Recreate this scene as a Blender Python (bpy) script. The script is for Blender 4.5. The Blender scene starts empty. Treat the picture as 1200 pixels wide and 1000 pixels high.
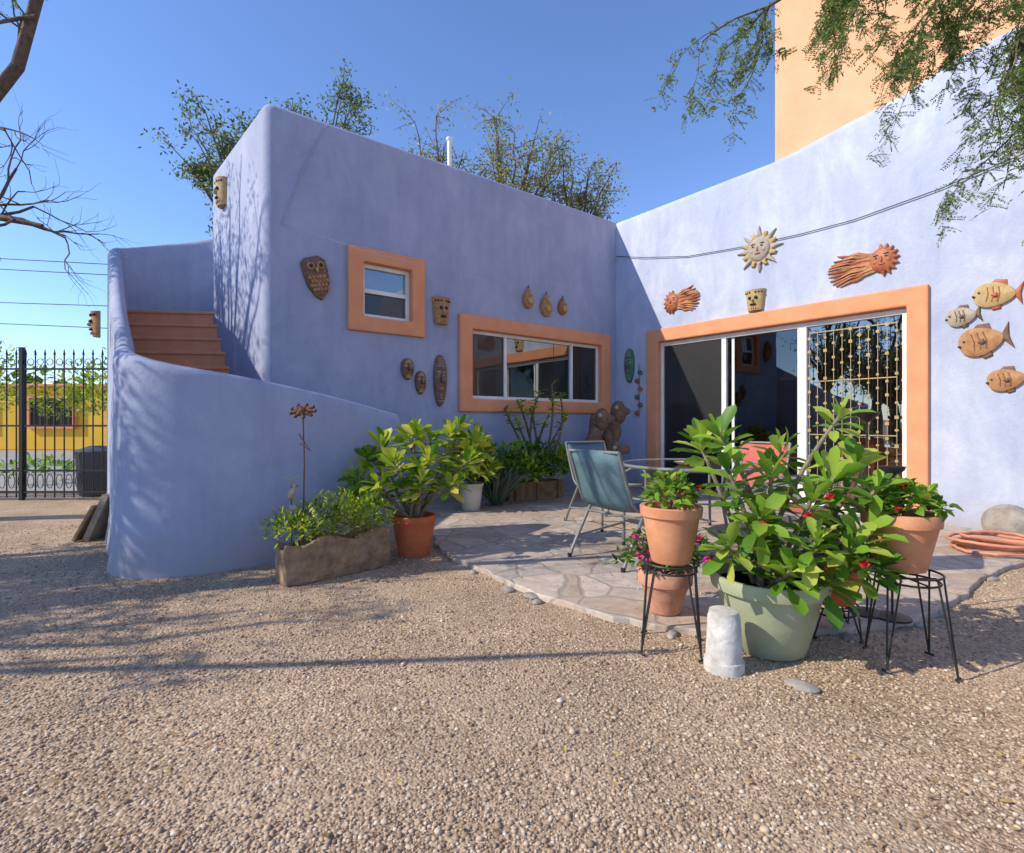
import bpy, bmesh, math, random
import numpy as np
from mathutils import Vector, Matrix
random.seed(7); rng=np.random.default_rng(7)
scene=bpy.context.scene
R=math.radians
# ------------------------------------------------------------ materials
def newmat(name):
    m=bpy.data.materials.new(name); m.use_nodes=True
    nt=m.node_tree; b=nt.nodes['Principled BSDF']
    return m,nt,b
def N(nt,t,**k):
    n=nt.nodes.new(t)
    for a,v in k.items(): setattr(n,a,v)
    return n
def ramp(nt,stops):
    r=N(nt,'ShaderNodeValToRGB'); cr=r.color_ramp
    while len(cr.elements)<len(stops): cr.elements.new(0.5)
    for e,(p,c) in zip(cr.elements,stops):
        e.position=p; e.color=(c[0],c[1],c[2],1)
    return r
def noisy(name,c1,c2,scale=4,rough=.85,bump=.3,bscale=60,metal=0,spec=.3,bdist=.01,mid=None,obj=True):
    m,nt,b=newmat(name); L=nt.links
    tc=N(nt,'ShaderNodeTexCoord'); n=N(nt,'ShaderNodeTexNoise'); n.inputs['Scale'].default_value=scale; n.inputs['Detail'].default_value=8; n.inputs['Roughness'].default_value=.65
    src=tc.outputs['Object'] if obj else N(nt,'ShaderNodeNewGeometry').outputs['Position']
    L.new(src,n.inputs['Vector'])
    st=[(.3,c1),(.7,c2)]
    if mid: st=[(.3,c1),(.5,mid),(.7,c2)]
    r=ramp(nt,st); L.new(n.outputs['Fac'],r.inputs[0]); L.new(r.outputs[0],b.inputs['Base Color'])
    b.inputs['Roughness'].default_value=rough; b.inputs['Metallic'].default_value=metal
    b.inputs['Specular IOR Level'].default_value=spec
    if bump>0:
        n2=N(nt,'ShaderNodeTexNoise'); n2.inputs['Scale'].default_value=bscale; n2.inputs['Detail'].default_value=5
        L.new(src,n2.inputs['Vector'])
        bp=N(nt,'ShaderNodeBump'); bp.inputs['Strength'].default_value=bump; bp.inputs['Distance'].default_value=bdist
        L.new(n2.outputs['Fac'],bp.inputs['Height']); L.new(bp.outputs[0],b.inputs['Normal'])
    return m
def stucco(name,base,light,dark):
    m,nt,b=newmat(name); L=nt.links
    g=N(nt,'ShaderNodeNewGeometry')
    mp=N(nt,'ShaderNodeMapping'); mp.inputs['Scale'].default_value=(1,1,.7); L.new(g.outputs['Position'],mp.inputs[0])
    n=N(nt,'ShaderNodeTexNoise'); n.inputs['Scale'].default_value=1.5; n.inputs['Detail'].default_value=10; n.inputs['Roughness'].default_value=.74; n.inputs['Distortion'].default_value=.5
    L.new(mp.outputs[0],n.inputs['Vector'])
    r=ramp(nt,[(.28,dark),(.5,base),(.72,light)]); L.new(n.outputs['Fac'],r.inputs[0])
    mp2=N(nt,'ShaderNodeMapping'); mp2.inputs['Scale'].default_value=(4,4,.5); L.new(g.outputs['Position'],mp2.inputs[0])
    ns=N(nt,'ShaderNodeTexNoise'); ns.inputs['Scale'].default_value=1.6; ns.inputs['Detail'].default_value=6; L.new(mp2.outputs[0],ns.inputs['Vector'])
    rs=ramp(nt,[(.35,(.945,.945,.95)),(.6,(1.015,1.015,1.01))]); L.new(ns.outputs['Fac'],rs.inputs[0])
    ms=N(nt,'ShaderNodeMixRGB',blend_type='MULTIPLY'); ms.inputs[0].default_value=1; L.new(r.outputs[0],ms.inputs[1]); L.new(rs.outputs[0],ms.inputs[2])
    sx=N(nt,'ShaderNodeSeparateXYZ'); L.new(g.outputs['Position'],sx.inputs[0])
    n3=N(nt,'ShaderNodeTexNoise'); n3.inputs['Scale'].default_value=3; n3.inputs['Detail'].default_value=6; L.new(g.outputs['Position'],n3.inputs['Vector'])
    ad=N(nt,'ShaderNodeMath',operation='MULTIPLY_ADD'); ad.inputs[1].default_value=-.5; L.new(n3.outputs['Fac'],ad.inputs[0]); L.new(sx.outputs['Z'],ad.inputs[2])
    mr=N(nt,'ShaderNodeMapRange'); mr.inputs['From Min'].default_value=-.22; mr.inputs['From Max'].default_value=.1; mr.inputs['To Min'].default_value=.6; mr.inputs['To Max'].default_value=0
    L.new(ad.outputs[0],mr.inputs['Value'])
    mx=N(nt,'ShaderNodeMixRGB'); L.new(mr.outputs[0],mx.inputs[0]); L.new(ms.outputs[0],mx.inputs[1]); mx.inputs[2].default_value=(.36,.30,.27,1)
    L.new(mx.outputs[0],b.inputs['Base Color'])
    b.inputs['Roughness'].default_value=.8; b.inputs['Specular IOR Level'].default_value=.25
    n2=N(nt,'ShaderNodeTexNoise'); n2.inputs['Scale'].default_value=7; n2.inputs['Detail'].default_value=10; n2.inputs['Roughness'].default_value=.75
    L.new(g.outputs['Position'],n2.inputs['Vector'])
    bp=N(nt,'ShaderNodeBump'); bp.inputs['Strength'].default_value=.4; bp.inputs['Distance'].default_value=.03
    L.new(n2.outputs['Fac'],bp.inputs['Height']); L.new(bp.outputs[0],b.inputs['Normal'])
    return m
def leafmat(name,stops,trans=.35,rough=.45):
    m,nt,b=newmat(name); L=nt.links
    g=N(nt,'ShaderNodeNewGeometry'); r=ramp(nt,stops); L.new(g.outputs['Random Per Island'],r.inputs[0])
    L.new(r.outputs[0],b.inputs['Base Color']); b.inputs['Roughness'].default_value=rough; b.inputs['Specular IOR Level'].default_value=.35
    t=N(nt,'ShaderNodeBsdfTranslucent'); L.new(r.outputs[0],t.inputs[0])
    mx=N(nt,'ShaderNodeMixShader'); mx.inputs[0].default_value=trans
    L.new(b.outputs[0],mx.inputs[1]); L.new(t.outputs[0],mx.inputs[2])
    L.new(mx.outputs[0],nt.nodes['Material Output'].inputs['Surface'])
    return m
def plain(name,c,rough=.6,metal=0,spec=.4):
    return noisy(name,tuple(x*.85 for x in c),tuple(min(1,x*1.1) for x in c),scale=6,rough=rough,bump=.08,bscale=40,metal=metal,spec=spec,bdist=.003)

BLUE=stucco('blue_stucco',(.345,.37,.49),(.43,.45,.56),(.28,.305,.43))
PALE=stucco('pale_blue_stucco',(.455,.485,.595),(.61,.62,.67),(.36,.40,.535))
ORANGE=noisy('orange_plaster',(.70,.27,.125),(.78,.34,.17),scale=5,bump=.25,bscale=25,bdist=.006)
TOWER=noisy('tower_plaster',(.70,.35,.18),(.80,.44,.25),scale=1.5,bump=.2,bscale=15)
STEP=noisy('terracotta_paint',(.80,.31,.15),(.88,.40,.21),scale=5,bump=.2)
WHITE=plain('white_frame',(.78,.76,.70),rough=.4)
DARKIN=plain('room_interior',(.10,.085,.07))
TERRA=noisy('terracotta',(.52,.20,.09),(.66,.31,.16),scale=9,bump=.2,bscale=50,bdist=.004,rough=.75)
TERRA2=noisy('weathered_terracotta',(.42,.17,.10),(.62,.34,.24),scale=14,bump=.2,bscale=50,bdist=.004,rough=.85)
REDPOT=noisy('red_clay',(.50,.11,.04),(.62,.18,.07),scale=9,bump=.1)
SAGE=noisy('sage_plastic',(.30,.33,.20),(.38,.40,.26),scale=10,bump=.08,rough=.5)
BUCK=noisy('white_plaster',(.36,.32,.28),(.70,.66,.60),scale=13,bump=.5,bscale=35)
WPOT=plain('cream_pot',(.60,.56,.47),rough=.5)
WOOD=noisy('old_wood',(.14,.085,.045),(.34,.22,.13),scale=16,bump=.7,bscale=30,bdist=.01)
STONEW=noisy('carved_trough',(.16,.10,.055),(.42,.28,.17),scale=9,bump=1.,bscale=22,bdist=.025)
SOIL=noisy('soil',(.05,.03,.02),(.12,.08,.05),scale=30,bump=.8,bscale=60)
IRON=plain('black_iron',(.025,.022,.02),rough=.5)
RUST=plain('rusty_metal',(.13,.05,.03),rough=.7)
ALU=plain('grey_green_frame',(.20,.20,.18),rough=.4)
SLING=noisy('teal_sling',(.09,.155,.18),(.125,.20,.225),scale=60,bump=.4,bscale=300,bdist=.002,rough=.7)
REDS=noisy('coral_sling',(.5,.10,.08),(.6,.16,.12),scale=40,bump=.2,bscale=300,bdist=.002)
CLAY=noisy('ochre_clay',(.30,.13,.055),(.52,.29,.13),scale=16,bump=.4,bscale=50,bdist=.006)
CLAYB=noisy('brown_clay',(.11,.06,.04),(.28,.16,.10),scale=20,bump=.6,bscale=50,bdist=.008)
CLAYR=noisy('red_glaze',(.34,.07,.035),(.50,.19,.08),scale=14,bump=.3,bscale=50,rough=.5)
CLAYY=noisy('yellow_clay',(.40,.25,.10),(.56,.42,.20),scale=16,bump=.4,bscale=50)
CLAYG=noisy('green_glaze',(.03,.11,.07),(.10,.22,.14),scale=20,bump=.4,bscale=50)
CLAYP=noisy('pale_clay',(.30,.25,.19),(.50,.42,.32),scale=16,bump=.4,bscale=50)
DARK=plain('dark_paint',(.03,.02,.018))
GOLD=plain('brass_trim',(.42,.31,.14),rough=.5,metal=.2)
BARK=noisy('bark',(.06,.042,.032),(.18,.13,.095),scale=20,bump=.8,bscale=40,obj=False)
STEM=noisy('plant_stem',(.16,.13,.08),(.30,.25,.16),scale=20,bump=.4,bscale=60)
STEMB=noisy('brown_stem',(.09,.06,.04),(.20,.14,.09),scale=20,bump=.4,bscale=60)
ROCK=noisy('rock',(.20,.17,.14),(.42,.36,.30),scale=7,bump=.8,bscale=14,bdist=.03)
HOSE=plain('orange_hose',(.62,.25,.14),rough=.5)
YEL=noisy('yellow_wall',(.72,.42,.03),(.80,.50,.06),scale=1,bump=.2,bscale=8)

LG=leafmat('leaf_bright',[(0,(.08,.20,.02)),(.45,(.18,.35,.03)),(.8,(.33,.48,.05)),(1,(.55,.58,.10))],.42)
LM=leafmat('leaf_yellow_green',[(0,(.10,.22,.02)),(.4,(.28,.42,.02)),(.8,(.52,.58,.05)),(1,(.68,.58,.10))],.45)
LB=leafmat('leaf_bush',[(0,(.08,.15,.015)),(.5,(.20,.29,.03)),(1,(.44,.44,.06))],.4)
LD=leafmat('leaf_dark',[(0,(.03,.08,.012)),(.6,(.085,.19,.025)),(1,(.19,.32,.04))],.32)
LT=leafmat('leaf_tree',[(0,(.07,.11,.03)),(.6,(.14,.19,.05)),(1,(.28,.32,.10))],.5)
LH=leafmat('leaf_mesquite',[(0,(.09,.15,.035)),(.6,(.18,.25,.06)),(1,(.34,.40,.12))],.55)
LY=leafmat('leaf_tree_dry',[(0,(.17,.18,.05)),(.6,(.32,.31,.09)),(1,(.48,.42,.14))],.5)
LA=leafmat('leaf_agave',[(0,(.08,.13,.08)),(1,(.20,.25,.15))],.1)
FR=leafmat('petal_red',[(0,(.45,.01,.015)),(1,(.75,.05,.04))],.3)
FP=leafmat('petal_pink',[(0,(.45,.02,.16)),(1,(.70,.10,.32))],.3)
DRY=leafmat('dry_leaf',[(0,(.20,.11,.04)),(.7,(.38,.24,.08)),(1,(.6,.45,.1))],.2)

def glass(name,trans=(.45,.47,.48),refl=.22):
    m,nt,b=newmat(name); L=nt.links
    t=N(nt,'ShaderNodeBsdfTransparent'); t.inputs[0].default_value=(*trans,1)
    g=N(nt,'ShaderNodeBsdfGlossy'); g.inputs['Roughness'].default_value=.01; g.inputs['Color'].default_value=(.9,.93,.95,1)
    lw=N(nt,'ShaderNodeLayerWeight'); lw.inputs[0].default_value=.3
    a=N(nt,'ShaderNodeMath',operation='ADD',use_clamp=True); L.new(lw.outputs['Fresnel'],a.inputs[0]); a.inputs[1].default_value=refl
    tc=N(nt,'ShaderNodeTexCoord'); n=N(nt,'ShaderNodeTexNoise'); n.inputs['Scale'].default_value=1.5; L.new(tc.outputs['Object'],n.inputs['Vector'])
    bp=N(nt,'ShaderNodeBump'); bp.inputs['Strength'].default_value=.04; bp.inputs['Distance'].default_value=.05; L.new(n.outputs['Fac'],bp.inputs['Height']); L.new(bp.outputs[0],g.inputs['Normal'])
    mx=N(nt,'ShaderNodeMixShader'); L.new(a.outputs[0],mx.inputs[0]); L.new(t.outputs[0],mx.inputs[1]); L.new(g.outputs[0],mx.inputs[2])
    L.new(mx.outputs[0],nt.nodes['Material Output'].inputs['Surface'])
    return m
GLASS=glass('window_glass'); GLASSD=glass('door_glass_tinted',(.38,.40,.40),.07); GLASST=glass('table_glass',(.7,.75,.74),.15)
def screenmat():
    m,nt,b=newmat('insect_screen'); L=nt.links
    b.inputs['Base Color'].default_value=(.03,.03,.03,1)
    t=N(nt,'ShaderNodeBsdfTransparent'); mx=N(nt,'ShaderNodeMixShader'); mx.inputs[0].default_value=.6
    L.new(t.outputs[0],mx.inputs[1]); L.new(b.outputs[0],mx.inputs[2]); L.new(mx.outputs[0],nt.nodes['Material Output'].inputs['Surface']); return m
SCREEN=screenmat()

def gravelmat():
    m,nt,b=newmat('gravel'); L=nt.links
    g=N(nt,'ShaderNodeNewGeometry'); P=g.outputs['Position']
    v=N(nt,'ShaderNodeTexVoronoi'); v.inputs['Scale'].default_value=90; L.new(P,v.inputs['Vector'])
    bw=N(nt,'ShaderNodeSeparateColor'); L.new(v.outputs['Color'],bw.inputs[0])
    r=ramp(nt,[(0,(.23,.145,.09)),(.25,(.37,.25,.16)),(.55,(.48,.345,.225)),(.85,(.58,.435,.295)),(1,(.68,.55,.41))]); L.new(bw.outputs[0],r.inputs[0])
    n=N(nt,'ShaderNodeTexNoise'); n.inputs['Scale'].default_value=.8; n.inputs['Detail'].default_value=8; n.inputs['Roughness'].default_value=.7; L.new(P,n.inputs['Vector'])
    rr=ramp(nt,[(.42,(0,0,0)),(.60,(.85,.85,.85))]); L.new(n.outputs['Fac'],rr.inputs[0])
    n4=N(nt,'ShaderNodeTexNoise'); n4.inputs['Scale'].default_value=60; n4.inputs['Detail'].default_value=7; n4.inputs['Roughness'].default_value=.7; L.new(P,n4.inputs['Vector'])
    r4=ramp(nt,[(.3,(.32,.22,.145)),(.7,(.60,.455,.32))]); L.new(n4.outputs['Fac'],r4.inputs[0])
    mx=N(nt,'ShaderNodeMixRGB'); L.new(rr.outputs[0],mx.inputs[0]); L.new(r.outputs[0],mx.inputs[1]); L.new(r4.outputs[0],mx.inputs[2])
    n5=N(nt,'ShaderNodeTexNoise'); n5.inputs['Scale'].default_value=1.7; n5.inputs['Detail'].default_value=6; n5.inputs['Roughness'].default_value=.65; L.new(P,n5.inputs['Vector'])
    r5=ramp(nt,[(.3,(.72,.69,.66)),(.7,(1.14,1.12,1.10))]); L.new(n5.outputs['Fac'],r5.inputs[0])
    mu=N(nt,'ShaderNodeMixRGB',blend_type='MULTIPLY'); mu.inputs[0].default_value=1; L.new(mx.outputs[0],mu.inputs[1]); L.new(r5.outputs[0],mu.inputs[2])
    L.new(mu.outputs[0],b.inputs['Base Color']); b.inputs['Roughness'].default_value=.9; b.inputs['Specular IOR Level'].default_value=.15
    inv=N(nt,'ShaderNodeMath',operation='SUBTRACT'); inv.inputs[0].default_value=1; L.new(v.outputs['Distance'],inv.inputs[1])
    bp=N(nt,'ShaderNodeBump'); bp.inputs['Strength'].default_value=.9; bp.inputs['Distance'].default_value=.006; L.new(inv.outputs[0],bp.inputs['Height'])
    bp2=N(nt,'ShaderNodeBump'); bp2.inputs['Strength'].default_value=.5; bp2.inputs['Distance'].default_value=.05; L.new(n5.outputs['Fac'],bp2.inputs['Height']); L.new(bp.outputs[0],bp2.inputs['Normal'])
    L.new(bp2.outputs[0],b.inputs['Normal'])
    return m
GRAVEL=gravelmat()
def pebmat():
    m,nt,b=newmat('pebbles'); L=nt.links
    g=N(nt,'ShaderNodeNewGeometry')
    r=ramp(nt,[(0,(.21,.135,.085)),(.3,(.37,.25,.16)),(.6,(.48,.345,.225)),(.93,(.57,.43,.30)),(1,(.66,.57,.45))]); L.new(g.outputs['Random Per Island'],r.inputs[0]); L.new(r.outputs[0],b.inputs['Base Color']); b.inputs['Roughness'].default_value=.85
    return m
def flagmat():
    m,nt,b=newmat('flagstone'); L=nt.links
    g=N(nt,'ShaderNodeNewGeometry'); P=g.outputs['Position']
    nn=N(nt,'ShaderNodeTexNoise'); nn.inputs['Scale'].default_value=2.5; L.new(P,nn.inputs['Vector'])
    mxv=N(nt,'ShaderNodeMixRGB'); mxv.inputs[0].default_value=.12; L.new(P,mxv.inputs[1]); L.new(nn.outputs['Color'],mxv.inputs[2])
    v=N(nt,'ShaderNodeTexVoronoi'); v.inputs['Scale'].default_value=3.6; L.new(mxv.outputs[0],v.inputs['Vector'])
    e=N(nt,'ShaderNodeTexVoronoi',feature='DISTANCE_TO_EDGE'); e.inputs['Scale'].default_value=3.6; L.new(mxv.outputs[0],e.inputs['Vector'])
    s=N(nt,'ShaderNodeSeparateColor'); L.new(v.outputs['Color'],s.inputs[0])
    r=ramp(nt,[(0,(.40,.29,.21)),(.4,(.50,.38,.29)),(.7,(.44,.37,.31)),(1,(.57,.46,.36))]); L.new(s.outputs[0],r.inputs[0])
    er=ramp(nt,[(.015,(1,1,1)),(.05,(0,0,0))]); L.new(e.outputs['Distance'],er.inputs[0])
    n=N(nt,'ShaderNodeTexNoise'); n.inputs['Scale'].default_value=14; n.inputs['Detail'].default_value=8; L.new(P,n.inputs['Vector'])
    nr=ramp(nt,[(.3,(.75,.75,.75)),(.7,(1.15,1.15,1.15))]); L.new(n.outputs['Fac'],nr.inputs[0])
    mu=N(nt,'ShaderNodeMixRGB',blend_type='MULTIPLY'); mu.inputs[0].default_value=1; L.new(r.outputs[0],mu.inputs[1]); L.new(nr.outputs[0],mu.inputs[2])
    mx=N(nt,'ShaderNodeMixRGB'); L.new(er.outputs[0],mx.inputs[0]); L.new(mu.outputs[0],mx.inputs[1]); mx.inputs[2].default_value=(.33,.27,.22,1)
    nd=N(nt,'ShaderNodeTexNoise'); nd.inputs['Scale'].default_value=1.8; nd.inputs['Detail'].default_value=8; nd.inputs['Roughness'].default_value=.7; L.new(P,nd.inputs['Vector'])
    rd=ramp(nt,[(.45,(0,0,0)),(.7,(.55,.55,.55))]); L.new(nd.outputs['Fac'],rd.inputs[0])
    m3=N(nt,'ShaderNodeMixRGB'); L.new(rd.outputs[0],m3.inputs[0]); L.new(mx.outputs[0],m3.inputs[1]); m3.inputs[2].default_value=(.50,.39,.29,1)
    L.new(m3.outputs[0],b.inputs['Base Color']); b.inputs['Roughness'].default_value=.8
    su=N(nt,'ShaderNodeMath',operation='SUBTRACT'); L.new(n.outputs['Fac'],su.inputs[0]); L.new(er.outputs[0],su.inputs[1])
    bp=N(nt,'ShaderNodeBump'); bp.inputs['Strength'].default_value=.45; bp.inputs['Distance'].default_value=.008; L.new(su.outputs[0],bp.inputs['Height']); L.new(bp.outputs[0],b.inputs['Normal'])
    return m

# ------------------------------------------------------------ mesh helpers
def link(o,parent=None):
    scene.collection.objects.link(o)
    if parent: o.parent=parent
    return o
def empty(name,loc=(0,0,0),rotz=0,mat=None):
    e=bpy.data.objects.new(name,None); e.empty_display_size=.1
    if mat is not None: e.matrix_world=mat
    else: e.location=loc; e.rotation_euler=(0,0,rotz)
    scene.collection.objects.link(e); return e
def mesh(name,V,F,mats,parent=None,smooth=False,mi=None,bevel=0,seg=2,M=None,auto=None):
    me=bpy.data.meshes.new(name); me.from_pydata([tuple(v) for v in V],[],[tuple(f) for f in F]); 
    if not isinstance(mats,(list,tuple)): mats=[mats]
    for m in mats: me.materials.append(m)
    if mi is not None: me.polygons.foreach_set('material_index',mi)
    if smooth: me.polygons.foreach_set('use_smooth',[True]*len(me.polygons))
    me.update(); o=bpy.data.objects.new(name,me); link(o,parent)
    if M is not None: o.matrix_local=M
    if bevel:
        b=o.modifiers.new('bev','BEVEL'); b.width=bevel; b.segments=seg; b.limit_method='ANGLE'; b.angle_limit=R(40)
    return o
def fastmesh(name,V,T,k,mats,parent=None,smooth=True):
    me=bpy.data.meshes.new(name); V=np.asarray(V,dtype=np.float32); T=np.asarray(T,dtype=np.int32)
    me.vertices.add(len(V)); me.vertices.foreach_set('co',V.ravel())
    me.loops.add(T.size); me.loops.foreach_set('vertex_index',T.ravel())
    me.polygons.add(len(T)); me.polygons.foreach_set('loop_start',np.arange(0,T.size,k,dtype=np.int32))
    me.polygons.foreach_set('loop_total',np.full(len(T),k,dtype=np.int32))
    if smooth: me.polygons.foreach_set('use_smooth',np.ones(len(T),dtype=bool))
    me.materials.append(mats); me.update(calc_edges=True); me.validate()
    o=bpy.data.objects.new(name,me); return link(o,parent)
class MB_:
    def __init__(s): s.V=[];s.F=[];s.I=[];s.S=[];s.mats=[]
    def mid(s,m):
        if m not in s.mats: s.mats.append(m)
        return s.mats.index(m)
    def add(s,V,F,m,M=None,smooth=False):
        o=len(s.V); i=s.mid(m)
        for v in V:
            v=Vector(v); s.V.append(M@v if M is not None else v)
        for f in F: s.F.append(tuple(a+o for a in f)); s.I.append(i); s.S.append(smooth)
    def box(s,c,sz,m,M=None,rot=None):
        x,y,z=[a/2 for a in sz]; V=[Vector((a,b,d)) for a in(-x,x) for b in(-y,y) for d in(-z,z)]
        if rot is not None: V=[rot@v for v in V]
        V=[v+Vector(c) for v in V]
        s.add(V,[(0,1,3,2),(4,6,7,5),(0,4,5,1),(2,3,7,6),(0,2,6,4),(1,5,7,3)],m,M)
    def tube(s,pts,rad,m,n=8,M=None,cap=True):
        pts=[Vector(p) for p in pts]
        if not isinstance(rad,(list,tuple)): rad=[rad]*len(pts)
        V=[];F=[]; up=None
        for i,p in enumerate(pts):
            d=(pts[min(i+1,len(pts)-1)]-pts[max(i-1,0)])
            if d.length<1e-9: d=Vector((0,0,1))
            d.normalize()
            if up is None:
                up=Vector((0,0,1)) if abs(d.z)<.9 else Vector((1,0,0))
            a=d.cross(up)
            if a.length<1e-4: a=d.cross(Vector((0,1,0)))
            a.normalize(); b=a.cross(d).normalized(); up=b
            for k in range(n):
                t=2*math.pi*k/n; V.append(p+(a*math.cos(t)+b*math.sin(t))*rad[i])
        for i in range(len(pts)-1):
            for k in range(n):
                F.append((i*n+k,i*n+(k+1)%n,(i+1)*n+(k+1)%n,(i+1)*n+k))
        if cap: F.append(tuple(range(n))[::-1]); F.append(tuple((len(pts)-1)*n+k for k in range(n)))
        s.add(V,F,m,M,True)
    def lathe(s,prof,m,c=(0,0,0),n=32,M=None,wob=0):
        V=[];F=[]
        for (r,z) in prof:
            for k in range(n):
                t=2*math.pi*k/n; rr=r*(1+wob*math.sin(3*t+z*9)); V.append((c[0]+rr*math.cos(t),c[1]+rr*math.sin(t),c[2]+z))
        for i in range(len(prof)-1):
            for k in range(n): F.append((i*n+k,i*n+(k+1)%n,(i+1)*n+(k+1)%n,(i+1)*n+k))
        F.append(tuple(range(n))[::-1]); F.append(tuple((len(prof)-1)*n+k for k in range(n)))
        s.add(V,F,m,M,True)
    def blob(s,c,r,m,M=None,nu=12,nv=8,rot=None,noise=0):
        V=[];F=[]
        for j in range(nv+1):
            ph=math.pi*j/nv
            for i in range(nu):
                t=2*math.pi*i/nu; q=1+(random.uniform(-noise,noise) if noise else 0)
                v=Vector((r[0]*math.sin(ph)*math.cos(t)*q,r[1]*math.sin(ph)*math.sin(t)*q,r[2]*math.cos(ph)*q))
                if rot is not None: v=rot@v
                V.append(v+Vector(c))
        for j in range(nv):
            for i in range(nu): F.append((j*nu+i,(j+1)*nu+i,(j+1)*nu+(i+1)%nu,j*nu+(i+1)%nu))
        s.add(V,F,m,M,True)
    def relief(s,pts,d,m,c=(0,0),y0=0.0,ins=.72,M=None,sx=1,sz=1,ctr=None):
        n=len(pts); cx=sum(p[0] for p in pts)/n; cz=sum(p[1] for p in pts)/n
        if ctr: cx,cz=ctr
        V=[];F=[]
        for sc,y in((1,y0+.003),(.98,y0-d*.55),(ins,y0-d*.9),(ins*.45,y0-d)):
            for p in pts: V.append((c[0]+sx*(cx+(p[0]-cx)*sc),y,c[1]+sz*(cz+(p[1]-cz)*sc)))
        V.append((c[0]+sx*cx,y0-d,c[1]+sz*cz))
        for i in range(3):
            for k in range(n): F.append((i*n+k,i*n+(k+1)%n,(i+1)*n+(k+1)%n,(i+1)*n+k))
        for k in range(n): F.append((3*n+k,3*n+(k+1)%n,4*n))
        s.add(V,F,m,M,True)
    def done(s,name,parent=None,bevel=0,M=None,autosharp=True):
        me=bpy.data.meshes.new(name); me.from_pydata([tuple(v) for v in s.V],[],s.F)
        for m in s.mats: me.materials.append(m)
        me.polygons.foreach_set('material_index',s.I); me.polygons.foreach_set('use_smooth',s.S); me.update()
        bm=bmesh.new(); bm.from_mesh(me); bmesh.ops.recalc_face_normals(bm,faces=bm.faces)
        for e in bm.edges:
            if len(e.link_faces)==2 and e.calc_face_angle(0)>R(50): e.smooth=False
        bm.to_mesh(me); bm.free()
        o=bpy.data.objects.new(name,me); link(o,parent)
        if M is not None: o.matrix_local=M
        if bevel:
            b=o.modifiers.new('bev','BEVEL'); b.width=bevel; b.segments=2; b.limit_method='ANGLE'; b.angle_limit=R(50)
        return o
def prism(pts,z0,z1):
    n=len(pts); V=[(p[0],p[1],z0) for p in pts]+[(p[0],p[1],z1) for p in pts]
    F=[tuple(range(n))[::-1],tuple(range(n,2*n))]+[(i,(i+1)%n,n+(i+1)%n,n+i) for i in range(n)]
    return V,F
def fixn(o):
    bm=bmesh.new(); bm.from_mesh(o.data); bmesh.ops.recalc_face_normals(bm,faces=bm.faces); bm.to_mesh(o.data); bm.free()
def apply_mods(o):
    dg=bpy.context.evaluated_depsgraph_get(); dg.update()
    me=bpy.data.meshes.new_from_object(o.evaluated_get(dg)); o.modifiers.clear(); o.data=me
def cut(o,M,x0,x1,y0,y1,z0,z1):
    V=[(a,b,c) for a in(x0,x1) for b in(y0,y1) for c in(z0,z1)]
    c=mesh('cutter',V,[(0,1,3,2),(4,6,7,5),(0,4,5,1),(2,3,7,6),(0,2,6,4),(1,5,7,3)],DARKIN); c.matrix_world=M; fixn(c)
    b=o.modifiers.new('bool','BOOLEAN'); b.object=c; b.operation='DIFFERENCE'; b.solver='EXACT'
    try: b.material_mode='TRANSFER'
    except Exception: pass
    bpy.context.view_layer.update(); apply_mods(o); bpy.data.objects.remove(c)
def frameM(o,right):
    X=Vector((right[0],right[1],0)).normalized(); Z=Vector((0,0,1)); Y=Z.cross(X)
    M=Matrix.Identity(4)
    for i in range(3): M[i][0]=X[i];M[i][1]=Y[i];M[i][2]=Z[i];M[i][3]=o[i]
    return M
# ------------------------------------------------------------ leaves
OV=((.22,.78),(.5,1.0),(.8,.55)); OB=((.3,.45),(.6,.92),(.86,.82))
def leaves(name,C,D,Ln,Wd,mat,parent=None,fold=.25,droop=.25,shape=OV):
    C=np.asarray(C,float);D=np.asarray(D,float);n=len(C)
    D/=np.linalg.norm(D,axis=1)[:,None]+1e-9
    Ln=np.broadcast_to(np.asarray(Ln,float),(n,)); Wd=np.broadcast_to(np.asarray(Wd,float),(n,))
    up=np.tile([0,0,1.],(n,1))+rng.normal(0,.35,(n,3))
    Sd=np.cross(D,up); Sd/=np.linalg.norm(Sd,axis=1)[:,None]+1e-9
    U=np.cross(Sd,D); one=np.ones(n)
    def P(t,s,h): return C+D*(Ln*t)[:,None]+Sd*(Wd*s)[:,None]+U*(Ln*h)[:,None]
    f=fold*.3; dr=droop*rng.uniform(-.3,1.8,n)
    L_=[P(0,0,0*one)]
    for t,w in shape:
        z=-dr*t*t; L_+= [P(t,-.5*w,z+f*w),P(t,0,z),P(t,.5*w,z+f*w)]
    L_.append(P(1.,0,-dr))
    V=np.stack(L_,1).reshape(-1,3)
    T=np.array([[0,2,1],[0,3,2],[1,2,5],[1,5,4],[2,3,6],[2,6,5],[4,5,8],[4,8,7],[5,6,9],[5,9,8],[7,8,10],[8,9,10]])
    F=(T[None]+11*np.arange(n)[:,None,None]).reshape(-1,3)
    return fastmesh(name,V,F,3,mat,parent)
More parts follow.
